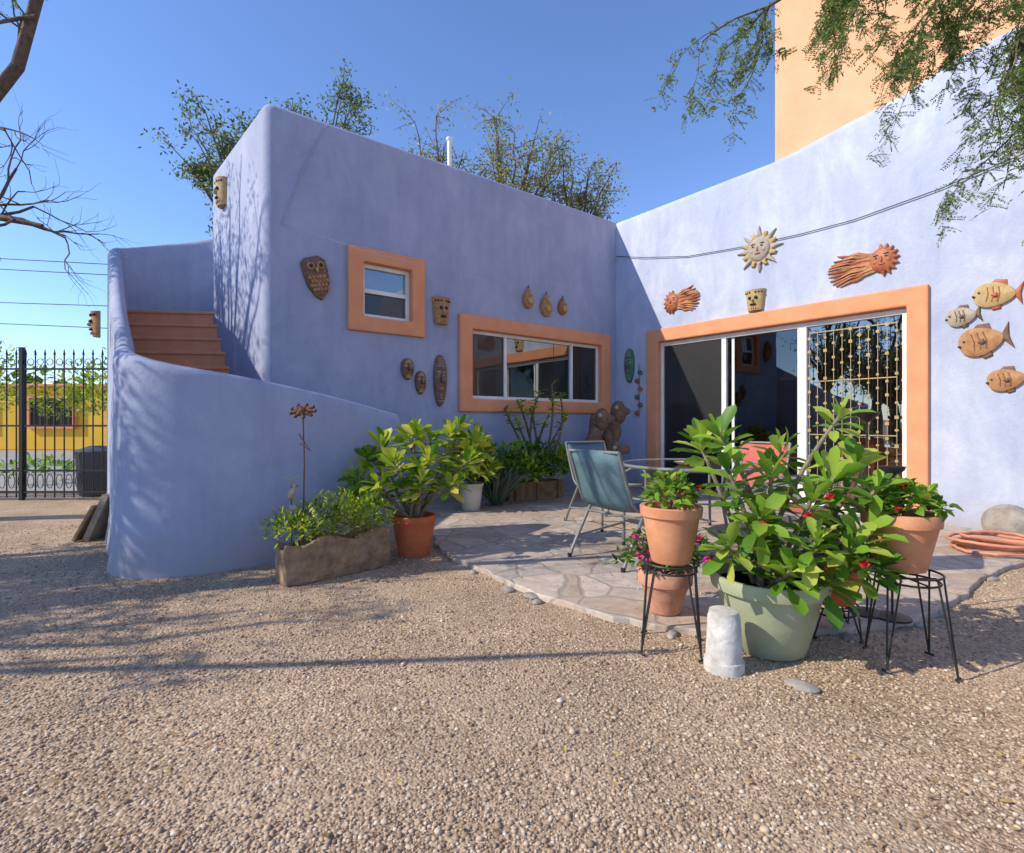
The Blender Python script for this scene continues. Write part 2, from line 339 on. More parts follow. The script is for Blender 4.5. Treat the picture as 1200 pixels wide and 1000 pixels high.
def small_leaves(name,C,D,Ln,Wd,mat,parent=None):
    C=np.asarray(C,float);D=np.asarray(D,float);n=len(C); D/=np.linalg.norm(D,axis=1)[:,None]+1e-9
    Ln=np.broadcast_to(np.asarray(Ln,float),(n,)); Wd=np.broadcast_to(np.asarray(Wd,float),(n,))
    S=np.cross(D,rng.normal(0,1,(n,3))+[0,0,1.2]); S/=np.linalg.norm(S,axis=1)[:,None]+1e-9
    V=np.stack([C,C+D*(Ln*.5)[:,None]-S*(Wd*.5)[:,None],C+D*Ln[:,None],C+D*(Ln*.5)[:,None]+S*(Wd*.5)[:,None]],1).reshape(-1,3)
    F=np.arange(4*n).reshape(-1,4)
    return fastmesh(name,V,F,4,mat,parent,smooth=False)
def rosette(C,axis,n,L,spread=1.0):
    cs=[];ds=[];ls=[]; axis=Vector(axis).normalized()
    a=axis.orthogonal().normalized(); b=axis.cross(a)
    for i in range(n):
        t=i*2.4+random.uniform(-.3,.3); k=i/n
        el=1.25-1.35*k*spread+random.uniform(-.15,.15)
        d=(a*math.cos(t)+b*math.sin(t))*math.cos(el)+axis*math.sin(el)
        p=Vector(C)-axis*(.07*k*L/.1)
        cs.append(p);ds.append(d);ls.append(L*(.55+.55*math.sin(min(1,k*1.2+.25)*math.pi*.6))*random.uniform(.8,1.15))
    return cs,ds,ls

# ============================================================ CAMERA / LIGHT
cam=bpy.data.cameras.new('camera'); co=bpy.data.objects.new('camera',cam); scene.collection.objects.link(co)
co.location=(0,0,1.1); co.rotation_euler=(R(90),0,0); cam.sensor_width=36; cam.lens=18.6; cam.shift_y=-5/1200; cam.clip_end=6000; cam.clip_start=.05
scene.camera=co
EL=R(36); S=Vector((-.958*math.cos(EL),-.287*math.cos(EL),math.sin(EL)))
w=bpy.data.worlds.new('World'); scene.world=w; w.use_nodes=True; nt=w.node_tree
sky=nt.nodes.new('ShaderNodeTexSky'); sky.sky_type='NISHITA'; sky.sun_disc=False; sky.sun_elevation=EL; sky.sun_rotation=math.atan2(S.x,S.y)
sky.air_density=1.0; sky.dust_density=.1; sky.ozone_density=2.6; sky.altitude=600
bg=nt.nodes['Background']; bg.inputs[1].default_value=.13
mu=nt.nodes.new('ShaderNodeMixRGB'); mu.blend_type='MULTIPLY'; mu.inputs[0].default_value=1; mu.inputs[2].default_value=(1.42,1.58,1.95,1)
nt.links.new(sky.outputs[0],mu.inputs[1]); nt.links.new(mu.outputs[0],bg.inputs[0])
sl=bpy.data.lights.new('sun','SUN'); sl.energy=5.0; sl.angle=R(.5); sl.color=(1,.93,.80)
so=bpy.data.objects.new('sun',sl); scene.collection.objects.link(so); so.rotation_euler=S.to_track_quat('Z','Y').to_euler()
scene.view_settings.view_transform='Standard'; scene.view_settings.look='None'; scene.view_settings.exposure=0

# ============================================================ GROUND
gv=[(-3000,-3000,0),(3000,-3000,0),(3000,3000,0),(-3000,3000,0)]
mesh('ground',gv,[(0,1,2,3)],GRAVEL)
road=noisy('dusty_road',(.30,.27,.25),(.42,.38,.34),scale=1.5,bump=.3,bscale=20,obj=False)
mesh('road',[(-60,8.4,.004),(-5.6,8.4,.004),(-5.6,19.5,.004),(-60,19.5,.004)],[(0,1,2,3)],road)
pts=[(-1.1,6.8),(-1.0,5.93),(-.78,5.1),(-.68,4.70),(-.50,4.25),(-.25,3.90),(.0,3.5),(.21,3.25),(.55,2.90),(.85,2.74),(1.2,2.68),(1.76,2.73),(2.1,2.83),(2.39,2.99),(2.75,3.25),(3.1,3.53),(3.69,3.95),(4.6,4.3),(5.2,4.6),(1.9,9.1)]
pl=[]
for i,p in enumerate(pts):
    q=pts[(i+1)%len(pts)]; n=4 if i<18 else 1
    for k in range(n):
        f=k/n; j=.025 if i<18 else 0
        pl.append((p[0]*(1-f)+q[0]*f+random.uniform(-j,j),p[1]*(1-f)+q[1]*f+random.uniform(-j,j)))
V,F=prism(pl,-.05,.035); o=mesh('flagstone_patio',V,F,flagmat(),bevel=.008); fixn(o)
ico=[]
ph=(1+5**.5)/2
for a in(-1,1):
    for b in(-ph,ph): ico+= [(0,a,b),(a,b,0),(b,0,a)]
ico=np.array(ico)/math.sqrt(1+ph*ph)
bm=bmesh.new(); [bm.verts.new(v) for v in ico]; bmesh.ops.convex_hull(bm,input=bm.verts[:]); bm.verts.index_update()
icov=np.array([v.co[:] for v in bm.verts]); icof=np.array([[v.index for v in f.verts] for f in bm.faces]); bm.free()
n=62000
Y=1.15+ (rng.random(n)**1.7)*4.5; X=(rng.random(n)*2-1)*1.06*Y
poly=np.array(pl)
def inside(x,y):
    r=np.zeros(len(x),bool); j=len(poly)-1
    for i in range(len(poly)):
        xi,yi=poly[i];xj,yj=poly[j]
        c=((yi>y)!=(yj>y))&(x<(xj-xi)*(y-yi)/(yj-yi+1e-12)+xi); r^=c; j=i
    return r
k=~inside(X,Y)|(rng.random(n)<.03); 
cl=np.sin(X*2.1+np.sin(Y*1.7)*2)+np.sin(Y*3.1+X*1.3); k&=(cl>-.6)|(rng.random(n)<.45)
X=X[k];Y=Y[k];n=len(X)
ins=inside(X,Y)
sz=rng.lognormal(math.log(.0042),.33,n)
sc=np.stack([sz*rng.uniform(.8,1.4,n),sz*rng.uniform(.8,1.4,n),sz*rng.uniform(.5,.9,n)],1)
V=icov[None]*sc[:,None,:]*rng.uniform(.8,1.2,(n,12,1))
a=rng.random(n)*6.28; ca,sa=np.cos(a)[:,None],np.sin(a)[:,None]
V=np.stack([V[:,:,0]*ca-V[:,:,1]*sa+X[:,None],V[:,:,0]*sa+V[:,:,1]*ca+Y[:,None],V[:,:,2]+(sz*.25+ins*.036)[:,None]],2)
F=(icof[None]+12*np.arange(n)[:,None,None]).reshape(-1,3)
fastmesh('gravel_pebbles',V.reshape(-1,3),F,3,pebmat(),smooth=False)
n=620; Y=1.3+rng.random(n)*4.5; X=(rng.random(n)*2-1)*Y; 
ins=inside(X,Y); C=np.stack([X,Y,np.where(ins,.042,.012)],1); D=rng.normal(0,1,(n,3)); D[:,2]*=.15
leaves('fallen_leaves',C,D,rng.uniform(.01,.028,n),rng.uniform(.005,.012,n),DRY,fold=.3)

# ============================================================ HOUSE
C=Vector((1.765,8.97,0)); O=Vector((-2.609,5.578,0)); LF=Vector((-4.06,7.19,0))
bdir=(C-O).normalized(); rdir=Vector((bdir.y,-bdir.x,0)); nb=rdir; nr=-bdir
MBm=frameM(C,bdir); MRm=frameM(C,rdir); ldir=(O-LF).normalized(); MLm=frameM(O,ldir)
house=empty('blue_house')
bp=[C+bdir*.5,O,LF,LF+Vector((-.6,1.6,0)),LF+Vector((2,5,0)),C+bdir*.5+Vector((-2.2,2.8,0))]
V,F=prism([(p.x,p.y) for p in bp],-.2,4.52)
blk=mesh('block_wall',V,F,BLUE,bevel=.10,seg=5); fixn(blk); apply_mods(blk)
for p in blk.data.polygons: p.use_smooth=True
cut(blk,MBm,-2.95,-.365,-.3,1.6,1.40,2.38)
cut(blk,MBm,-4.48,-3.815,-.3,1.0,2.33,3.01)
blk.parent=house
prof=[(-.5,-.2)]+[(9.5,-.2)]+[(9.5,4.95),(5.4,4.93),(5.02,4.90),(4.75,4.88),(4.5,4.84),(4.3,4.78),(4.08,4.70),(3.8,4.66),(3.58,4.64),(3.2,4.58),(2.9,4.53),(2.6,4.505),(-.5,4.5)]
V=[(p[0],0,p[1]) for p in prof]+[(p[0],3.2,p[1]) for p in prof]; n=len(prof)
F=[tuple(range(n)),tuple(range(n,2*n))[::-1]]+[(i,(i+1)%n,n+(i+1)%n,n+i) for i in range(n)]
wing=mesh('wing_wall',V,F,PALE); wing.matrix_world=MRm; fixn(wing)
b=wing.modifiers.new('b','BEVEL'); b.width=.09; b.segments=4; b.limit_method='ANGLE'; b.angle_limit=R(40); apply_mods(wing)
for p in wing.data.polygons: p.use_smooth=True
cut(wing,MRm,.85,4.125,-.3,2.6,.03,2.37)
wing.parent=house
for o in(blk,wing):
    bm=bmesh.new(); bm.from_mesh(o.data)
    for e in bm.edges:
        if len(e.link_faces)==2 and e.calc_face_angle(0)>R(28): e.smooth=False
    bm.to_mesh(o.data); bm.free()
V,F=prism([(1.935,1.5),(9.4,1.5),(9.4,5.5),(1.935,5.5)],4.3,9.5)
o=mesh('tower',V,F,TOWER,parent=house,bevel=.05,M=MRm); fixn(o)
def ring(name,M,ox,ix,y0,y1,mat,bevel=.012):
    (a0,a1,c0,c1),(b0,b1,d0,d1)=ox,ix
    V=[];
    for y in(y0,y1): V+=[(a0,y,c0),(a1,y,c0),(a1,y,c1),(a0,y,c1),(b0,y,d0),(b1,y,d0),(b1,y,d1),(b0,y,d1)]
    F=[]
    for i in range(4):
        j=(i+1)%4
        F+=[(i,j,4+j,4+i),(8+i,12+i,12+j,8+j),(i,8+i,8+j,j),(4+i,4+j,12+j,12+i)]
    o=mesh(name,V,F,mat,parent=house,M=M,bevel=bevel); fixn(o); return o
ring('window_surround',MBm,(-3.14,-.17,1.24,2.555),(-2.93,-.385,1.42,2.36),-.045,.16,ORANGE,.02)
ring('small_window_surround',MBm,(-4.65,-3.65,2.17,3.16),(-4.46,-3.835,2.35,2.99),-.045,.16,ORANGE,.02)
ring('door_surround',MRm,(.66,4.30,-.15,2.555),(.87,4.105,-.05,2.35),-.05,.16,ORANGE,.02)
def pane(name,M,x0,x1,y,z0,z1,mat):
    mesh(name,[(x0,y,z0),(x1,y,z0),(x1,y,z1),(x0,y,z1)],[(0,1,2,3)],mat,parent=house,M=M)
ring('window_sash',MBm,(-2.94,-.375,1.41,2.37),(-2.885,-.43,1.465,2.315),.05,.11,WHITE,.004)
b=MB_()
b.box((-2.31,.08,1.89),(.05,.05,.85),WHITE); b.box((-.99,.08,1.89),(.05,.05,.85),WHITE); b.box((-1.35,.095,1.89),(.02,.02,.85),IRON)
b.done('window_mullions',house,.004,MBm)
pane('window_pane',MBm,-2.885,-.43,.085,1.465,2.315,GLASS)
pane('window_screen',MBm,-2.885,-2.335,.07,1.465,2.315,SCREEN); pane('window_screen',MBm,-.965,-.43,.07,1.465,2.315,SCREEN)
ring('small_window_sash',MBm,(-4.47,-3.825,2.34,3.0),(-4.415,-3.88,2.395,2.945),.05,.11,WHITE,.004)
b=MB_(); b.box((-4.147,.075,2.67),(.535,.05,.05),WHITE); b.done('small_window_rail',house,.004,MBm)
pane('small_window_screen',MBm,-4.415,-3.88,.072,2.395,2.65,SCREEN)
WBL=plain('window_blind',(.55,.53,.48)); pane('small_window_blind',MBm,-4.40,-3.89,.12,2.69,2.94,WBL)
pane('small_window_pane',MBm,-4.415,-3.88,.085,2.395,2.945,GLASS)
ring('door_sash',MRm,(.875,4.10,.035,2.345),(.93,4.045,.10,2.285),.04,.12,WHITE,.004)
b=MB_()
b.box((1.94,.07,1.19),(.07,.06,2.18),WHITE); b.box((2.998,.06,1.19),(.11,.06,2.18),WHITE); b.box((2.06,.09,1.19),(.04,.03,2.18),WHITE)
b.box((1.99,.02,1.05),(.03,.04,.25),DARK)
b.done('door_stiles',house,.004,MRm)
pane('door_glass',MRm,.93,2.998,.08,.10,2.285,GLASSD); pane('door_glass_fixed',MRm,2.998,4.045,.083,.10,2.285,GLASS)
pane('door_screen',MRm,.93,1.905,.055,.10,2.285,SCREEN)
b=MB_(); x0,x1=3.09,4.0; nx=11
for i in range(nx):
    x=x0+(x1-x0)*i/(nx-1); b.box((x,.03,1.17),(.006,.006,2.1),GOLD)
    for j in range(13):
        z=.2+j*.16+(.08 if i%2 else 0)+random.uniform(-.012,.012)
        if z<2.2:
            q=random.uniform(.022,.038); b.box((x,.022,z),(q,.010,q),GOLD,rot=Matrix.Rotation(R(0 if (i+j)%3 else 45),3,'Y'))
for z in(.3,.95,1.6,2.2): b.box(((x0+x1)/2,.035,z),(x1-x0,.008,.012),GOLD)
b.done('door_grille',house,0,MRm)
b=MB_(); b.box((1.6,2.2,.5),(1.0,.5,.9),WOOD); b.box((3.4,1.6,.4),(.9,.7,.75),CLAYR); b.box((2.6,2.5,1.6),(.7,.04,.5),CLAYY); b.tube([(2.3,1.3,2.36),(2.3,1.3,1.9)],.01,DARK); b.lathe([(.03,.2),(.16,.0),(.17,-.02)],CLAYY,(2.3,1.3,1.75),16)
b.done('room_furniture',house,.01,MRm)
def catmull(P,n=8):
    out=[]
    for i in range(len(P)-1):
        p0=P[max(i-1,0)];p1=P[i];p2=P[i+1];p3=P[min(i+2,len(P)-1)]
        for k in range(n):
            t=k/n; out.append([.5*((2*b_)+(-a_+c_)*t+(2*a_-5*b_+4*c_-d_)*t*t+(-a_+3*b_-3*c_+d_)*t**3) for a_,b_,c_,d_ in zip(p0,p1,p2,p3)])
    out.append(list(P[-1])); return out
cw=[(-1.06,5.0,1.18),(-1.32,4.72,1.27),(-1.62,4.42,1.36),(-2.0,4.05,1.45),(-2.36,3.80,1.51),(-2.68,3.75,1.57),(-2.95,3.92,1.64),(-3.16,4.22,1.78),(-3.56,4.70,2.12),(-4.08,5.36,2.60),(-4.54,5.95,3.02),(-4.86,6.36,3.19),(-5.17,6.82,3.36),(-5.38,7.35,3.53),(-5.30,7.9,3.74),(-4.95,8.25,3.90),(-4.4,8.45,4.1)]
path=catmull(cw,8)
V=[];F=[]; m=12
for i,p in enumerate(path):
    a=Vector(path[max(i-1,0)][:2]); c=Vector(path[min(i+1,len(path)-1)][:2]); d=(c-a).normalized(); nn=Vector((-d.y,d.x))
    pp=Vector(p[:2]); h=p[2]; out=nn
    k_=min(1,max(0,(i-40)/14)); T_=.2-.08*k_
    sec=[(.045,-.1),(.04,.0),(.022,.12),(.006,.3),(0,h-.08),(-.012,h-.04),(-.035,h-.01),(-T_/2,h),(-T_+.035,h-.01),(-T_+.012,h-.04),(-T_,h-.08),(-T_,-.1)]
    for (q,z) in sec:
        w_=pp+out*q
        V.append((w_.x,w_.y,z))
for i in range(len(path)-1):
    for k in range(m-1): F.append((i*m+k,i*m+k+1,(i+1)*m+k+1,(i+1)*m+k))
F.append(tuple(range(m))); F.append(tuple((len(path)-1)*m+k for k in range(m)))
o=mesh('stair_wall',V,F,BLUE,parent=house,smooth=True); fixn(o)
b=MB_()
q0=1.375; z0=1.79
for k in range(-9,5):
    q=q0+.20*k if k>=0 else q0+.26*k; zt=z0+.2*k
    if zt<.05: continue
    a=O-ldir*q; a2=O-ldir*(q+(.24 if k>=0 else .30))
    wdv=Vector((-.99,-.12,0))
    w1=1.16
    P=[a+wdv*-.1,a+wdv*w1,a2+wdv*w1,a2+wdv*-.1]
    V=[(p.x,p.y,zt-.2 if k>-8 else 0) for p in P]+[(p.x,p.y,zt) for p in P]
    V=[(v[0],v[1],v[2]+(.0015*k)) for v in V]
    b.add(V,[(3,2,1,0),(4,5,6,7),(0,1,5,4),(1,2,6,5),(2,3,7,6),(3,0,4,7)],STEP)
    # tread nosing
    f0=a+Vector((0,-.025,0)); P=[f0+wdv*-.1,f0+wdv*w1,a+Vector((0,.03,0))+wdv*w1,a+Vector((0,.03,0))+wdv*-.1]
    V=[(p.x,p.y,zt-.035+.0015*k) for p in P]+[(p.x,p.y,zt+.004+.0015*k) for p in P]
    b.add(V,[(3,2,1,0),(4,5,6,7),(0,1,5,4),(1,2,6,5),(2,3,7,6),(3,0,4,7)],STEP)
b.done('stairs',house,.010)
b=MB_(); b.tube([(-.98,8.3,4.4),(-.98,8.3,5.55)],.035,WHITE,12); b.lathe([(.03,0),(.05,.02),(.05,.06),(.0,.07)],WHITE,(-.98,8.3,5.5),12); b.done('vent_pipe',house)

# ============================================================ WALL ORNAMENTS
def face(b,cx,cz,r,y,m,md=DARK,M=None):
    b.blob((cx,y,cz),(r,r*.35,r*1.1),m,M,20,12)
    for s_ in(-1,1):
        b.blob((cx+s_*r*.38,y-r*.31,cz+r*.22),(r*.17,r*.09,r*.08),CLAYP,M,10,6)
        b.blob((cx+s_*r*.38,y-r*.38,cz+r*.22),(r*.07,r*.05,r*.07),md,M,8,6)
        b.blob((cx+s_*r*.38,y-r*.30,cz+r*.42),(r*.24,r*.07,r*.05),md,M,8,6)
        b.blob((cx+s_*r*.5,y-r*.24,cz-r*.15),(r*.2,r*.1,r*.2),m,M,10,6)
    b.blob((cx,y-r*.36,cz+r*.0),(r*.11,r*.14,r*.28),m,M,10,8)
    b.blob((cx,y-r*.32,cz-r*.42),(r*.28,r*.09,r*.08),CLAYR,M,10,6)
b=MB_(); n=16
for i in range(n):
    t=2*math.pi*i/n; r1=.31 if i%2==0 else .24
    ct,st=math.cos(t),math.sin(t)
    wv=.042; P=[]
    for f,wd in((.14,wv),(.19,wv*.8),(.24,wv*.45),(r1,.004)): P.append((f,wd))
    out=[(ct*f-st*wd+ (.012*math.sin(f*60))*-st,st*f+ct*wd) for f,wd in P]+[(ct*f+st*wd,st*f-ct*wd) for f,wd in P[::-1]]
    b.relief(out,.035,CLAYY if i%2 else CLAYP,ins=.6)
face(b,0,0,.15,-.02,CLAYP)
b.done('sun_face_plaque',None,0,MRm@Matrix.Translation((2.478,0,3.39)))
def sunstream(name,M,mat,facex,sgn,L,H):
    b=MB_(); n=11
    for i in range(n):
        t=(i-(n-1)/2)/((n-1)/2)
        P=[];Q=[]
        for k in range(8):
            f=k/7; x=facex+sgn*(.05+f*(L-.1-.12*abs(t)**2)); z=t*H*(.25+.3*f)+.018*math.sin(f*9+i); wd=.024*(1-f*.8)
            P.append((x,z+wd));Q.append((x,z-wd))
        b.relief(P+Q[::-1],.03+.01*(i%2),mat if i%3 else CLAY,ins=.6)
    for i in range(9):
        t=-1.6+i*3.2/8; x=facex-sgn*math.cos(t)*.10; z=math.sin(t)*.12
        x2=facex-sgn*math.cos(t)*.16; z2=math.sin(t)*.18
        b.tube([(x,-.02,z),(x2,-.015,z2)],[.028,.008],mat)
    face(b,facex,0,.125,-.02,mat if mat is CLAYR else CLAYR)
    b.done(name,None,0,M)
sunstream('streaming_sun_plaque',MRm@Matrix.Translation((3.3,0,2.86))@Matrix.Rotation(R(-5),4,'Y'),CLAYR,.58,-1,.62,.34)
sunstream('streaming_sun_plaque',MRm@Matrix.Translation((.97,0,2.93)),CLAYR,.16,1,.52,.34)
def fish(name,x0,x1,z,h,m,m2,flip=1,ang=0):
    L=x1-x0; b=MB_(); P=[]
    for k in range(24):
        t=2*math.pi*k/24; x=math.cos(t)*L*.38; y=math.sin(t)*h*.5*(1-.25*math.cos(t))
        P.append((x,y))
    b.relief(P,.05,m,ins=.7)
    tail=[(L*.30,0),(L*.36,h*.12),(L*.5,h*.48),(L*.46,0),(L*.5,-h*.48),(L*.36,-h*.12)]
    b.relief(tail,.025,m2,ins=.6)
    b.relief([(-L*.15,h*.40),(0,h*.62),(L*.2,h*.58),(L*.22,h*.30)],.02,m2); b.relief([(-L*.1,-h*.42),(0,-h*.64),(L*.14,-h*.58),(L*.15,-h*.34)],.02,m2)
    b.relief([(-L*.08,-h*.02),(L*.08,h*.12),(L*.12,-h*.12),(L*.02,-h*.2)],.07,m2,ins=.5)
    b.blob((-L*.26,-.035,h*.1),(h*.07,.02,h*.07),CLAYP); b.blob((-L*.26,-.052,h*.1),(h*.035,.01,h*.035),DARK)
    for k in range(3): b.tube([(-L*.12+k*L*.1,-.045,h*.3),(-L*.09+k*L*.1,-.052,0),(-L*.12+k*L*.1,-.045,-h*.3)],.006,m2,6)
    b.tube([(-L*.375,-.02,-h*.02),(-L*.33,-.035,-h*.08)],.012,DARK,6)
    M=MRm@Matrix.Translation(((x0+x1)/2,0,z))@Matrix.Rotation(R(ang),4,'Y')@Matrix.Diagonal((flip,1,1,1))
    b.done(name,None,0,M)
fish('fish_plaque',4.60,5.02,2.345,.24,CLAYY,CLAYR,1,4)
fish('fish_plaque',4.40,4.72,2.17,.19,CLAYP,CLAYB,1,-6)
fish('fish_plaque',4.48,4.94,1.90,.28,CLAY,CLAYB,1,-10)
fish('fish_plaque',4.71,5.08,1.51,.21,CLAY,CLAYB,1,-8)
fish('fish_plaque',5.0,5.35,2.12,.22,CLAYP,CLAYB,1,0)
def sconce(name,M,w_=.24,h=.34,m=CLAY):
    b=MB_(); P=[]
    n=14; prof=[(w_*.42,-h/2),(w_*.46,-h*.2),(w_*.5,h*.2),(w_*.53,h*.42),(w_*.55,h*.5),(w_*.48,h*.5),(w_*.4,h*.3)]
    V=[];F=[]
    for (r,z) in prof:
        for k in range(n+1):
            t=math.pi*k/n; V.append((math.cos(t)*r,-math.sin(t)*r*.8+.002,z))
    for i in range(len(prof)-1):
        for k in range(n): F.append((i*(n+1)+k,i*(n+1)+k+1,(i+1)*(n+1)+k+1,(i+1)*(n+1)+k))
    F.append(tuple(range(n+1))); b.add(V,F,m,None,True)
    for s_ in(-1,1):
        b.blob((s_*w_*.16,-w_*.38,h*.1),(w_*.09,.02,w_*.09),DARK); 
        for j in range(3): b.blob((s_*w_*(.15+.14*j),-w_*(.40-.07*j),h*.36),(.012,.012,.012),DARK)
    b.blob((0,-w_*.42,-h*.02),(w_*.06,.025,h*.09),CLAYY); b.blob((0,-w_*.37,-h*.22),(w_*.18,.02,h*.06),DARK)
    for j in range(-3,4): b.box((j*w_*.11,-w_*.36*math.cos(j*.35)-.005,-h*.38),(.012,.01,h*.1),CLAYY)
    b.done(name,None,0,M)
sconce('wall_sconce',MBm@Matrix.Translation((-3.413,0,2.54)))
sconce('wall_sconce',MRm@Matrix.Translation((2.43,0,2.72)),.25,.27,CLAYY)
sconce('wall_sconce',MLm@Matrix.Translation((-1.595,0,4.02)),.25,.34,CLAYY)
sconce('wall_sconce',frameM((-3.72,4.78,1.98),(.62,-.78)),.17,.22,CLAY)
b=MB_(); P=[(-.02,.24),(.06,.25),(.13,.2),(.14,.08),(.13,-.05),(.08,-.17),(.0,-.24),(-.06,-.2),(-.12,-.08),(-.14,.05),(-.14,.18),(-.09,.23)]
b.relief(P,.07,CLAYB,ins=.75)
for s_ in(-1,1): b.blob((s_*.055,-.075,.13),(.045,.02,.045),CLAY); b.blob((s_*.055,-.095,.13),(.022,.01,.022),DARK)
b.blob((0,-.09,.08),(.015,.03,.03),CLAYY)
for j in range(4):
    for i in range(-2,3): b.blob((i*.04+(j%2)*.02-.01,-.068,.01-j*.045),(.02,.01,.022),CLAY)
b.done('owl_plaque',None,0,MBm@Matrix.Translation((-4.997,0,2.70))@Matrix.Rotation(R(-14),4,'Y'))
def gourd(x,z,h,m):
    b=MB_(); P=[]
    for k in range(24):
        t=2*math.pi*k/24; zz=math.cos(t)*h/2; w_=h*.28*(1-.35*math.cos(t)-.15*math.cos(2*t)); P.append((math.sin(t)*w_,zz))
    b.relief(P,.07,m); b.blob((0,-.07,h*.2),(.03,.03,.035),CLAYY); b.blob((0,-.08,-h*.15),(.05,.02,.05),CLAYY)
    b.tube([(0,-.02,h*.48),(.01,-.02,h*.6)],.008,DARK,6)
    b.done('clay_figure_plaque',None,0,MBm@Matrix.Translation((x,0,z)))
gourd(-1.95,2.92,.30,CLAY); gourd(-1.60,2.86,.34,CLAY); gourd(-1.264,2.89,.27,CLAYR)
def mask(x,z,w_,h,m,Mw=None,name='carved_mask',m2=CLAYY):
    Mw=Mw or MBm
    b=MB_(); P=[]
    for k in range(28):
        t=2*math.pi*k/28; P.append((math.sin(t)*w_/2*(1+.12*math.cos(t)),math.cos(t)*h/2))
    b.relief(P,.06,m,ins=.78)
    for s_ in(-1,1):
        b.blob((s_*w_*.2,-.058,h*.08),(w_*.12,.015,h*.035),m2); b.blob((s_*w_*.2,-.07,h*.08),(w_*.05,.01,h*.022),DARK)
        b.tube([(s_*w_*.1,-.06,h*.17),(s_*w_*.33,-.05,h*.15)],.008,m2,6)
    b.tube([(0,-.06,h*.13),(0,-.085,-h*.04)],[.010,.02],m,6); b.blob((0,-.062,-h*.16),(w_*.2,.015,h*.035),CLAYR)
    for j in range(4): b.tube([(-w_*.3+j*.01,-.05,h*(.26+.045*j)),(0,-.062,h*(.29+.045*j)),(w_*.3-j*.01,-.05,h*(.26+.045*j))],.006,m2,6)
    for j in range(3): b.tube([(-w_*.22,-.045,-h*(.26+.06*j)),(0,-.06,-h*(.28+.06*j)),(w_*.22,-.045,-h*(.26+.06*j))],.006,m2,6)
    b.done(name,None,0,Mw@Matrix.Translation((x,0,z)))
mask(-3.89,1.76,.17,.27,CLAYB); mask(-3.71,1.60,.15,.30,CLAYB); mask(-3.426,1.64,.19,.68,CLAYB,m2=CLAYP)
mask(-.52,1.05,.26,.42,CLAYB); mask(.30,2.03,.2,.58,CLAYG,MRm,'green_mask',CLAYP)
b=MB_(); b.tube([(.5,-.02,2.05),(.5,-.02,1.2)],.004,DARK,6)
for j in range(6):
    b.blob((.5+(.03 if j%2 else -.03),-.035,1.25+j*.13),(.045,.03,.04),[CLAYR,CLAYB,CLAYG][j%3],None,10,6)
b.done('hanging_string_ornament',None,0,MRm)
b=MB_(); 
for (x,y,s_,tw) in((1.25,7.75,1.0,0),(1.55,8.05,1.1,.5),(1.42,7.5,.62,1.)):
    for k in range(5):
        z=.1+k*.26*s_; b.blob((x+.07*math.sin(k*1.9+tw),y,z),(.11*s_,.10*s_,.17*s_),CLAYB,None,12,8)
    b.blob((x+.14,y-.03,1.15*s_),(.11,.06,.07),CLAYB); b.blob((x-.10,y-.05,.8*s_),(.09,.06,.13),CLAYB)
    b.blob((x+.02,y-.12*s_,1.2*s_),(.03,.02,.03),CLAYP)
b.done('carved_wood_sculpture')
def Bp(t,z,o=.03): return MBm@Vector((-t,-o,z))
def Rp(r_,z,o=.03): return MRm@Vector((r_,-o,z))
b=MB_(); CORD=plain('pale_cord',(.36,.37,.44))
b.tube([Bp(4.865,4.50,.012),Bp(5.1,4.0,.012),Bp(5.366,3.23,.012)],.004,CORD,5)
b.tube([Bp(*p) for p in((5.366,3.23,.012),(4.6,2.95,.5),(3.9,2.86,.7),(3.1,2.86,.8),(2.3,2.98,.75),(1.5,3.18,.6),(.7,3.52,.3),(0.03,3.9,.03))],.0035,CORD,5)
b.tube([Rp(*p) for p in((.03,3.9,.03),(.6,3.74,.03),(1.4,3.56,.02),(2.24,3.48,.02),(3.0,3.44,.02),(3.6,3.44,.02),(4.377,3.52,.02),(5.02,3.63,.02),(6,3.9,.02),(8,4.6,.02))],.0055,IRON,5)
b.done('string_cable')
b=MB_()
for (za,zb) in((6.3,5.5),(4.8,4.35),(4.35,3.7),(6.0,5.2)):
    b.tube([(-30,15,za+.8),(-20,15,za*.6+zb*.4+.05),(-10,15,zb),(0,15,zb-.2)],.012,IRON,5)
b.done('power_lines')

# ============================================================ POTS / PLANTS
def pot(b,c,r0,r1,h,m,rim=.03,rw=.012,sides=36,ribs=False):
    pr=[(r0*.96,0),(r0,.01),(r0+(r1-r0)*.5,h*.5),(r1-rw,h-rim),(r1,h-rim+.003),(r1+.004,h-.004),(r1,h),(r1-.02,h),(r1-.026,h-.04)]
    b.lathe(pr,m,c,sides); b.lathe([(0.001,h-.045),(r1-.024,h-.045),(r1-.03,h-.05)],SOIL,c,24)
def stems(b,base,tips,r,m,bend=.12):
    for t in tips:
        base_=Vector(base)+Vector((random.uniform(-.06,.06),random.uniform(-.06,.06),0)); t=Vector(t); mid=(base_+t)/2+Vector((0,0,-.0))+ (t-base_).cross(Vector((random.uniform(-1,1),random.uniform(-1,1),0)))*bend
        P=[]
        for k in range(7):
            f=k/6; P.append(base_*(1-f)**2+mid*2*f*(1-f)+t*f*f)
        b.tube(P,[r*(1-.45*k/6) for k in range(7)],m,7)
        yield P
def flowers(name,pts,mat,parent,s=.022,n=9):
    C_=[];D_=[]
    for p in pts:
        for i in range(n):
            t=i*2.4; el=random.uniform(.1,1.2); C_.append(Vector(p)+Vector((random.uniform(-.008,.008),)*3)); D_.append((math.cos(t)*math.cos(el),math.sin(t)*math.cos(el),math.sin(el)))
    leaves(name,C_,D_,s,s*.9,mat,parent,fold=.1)
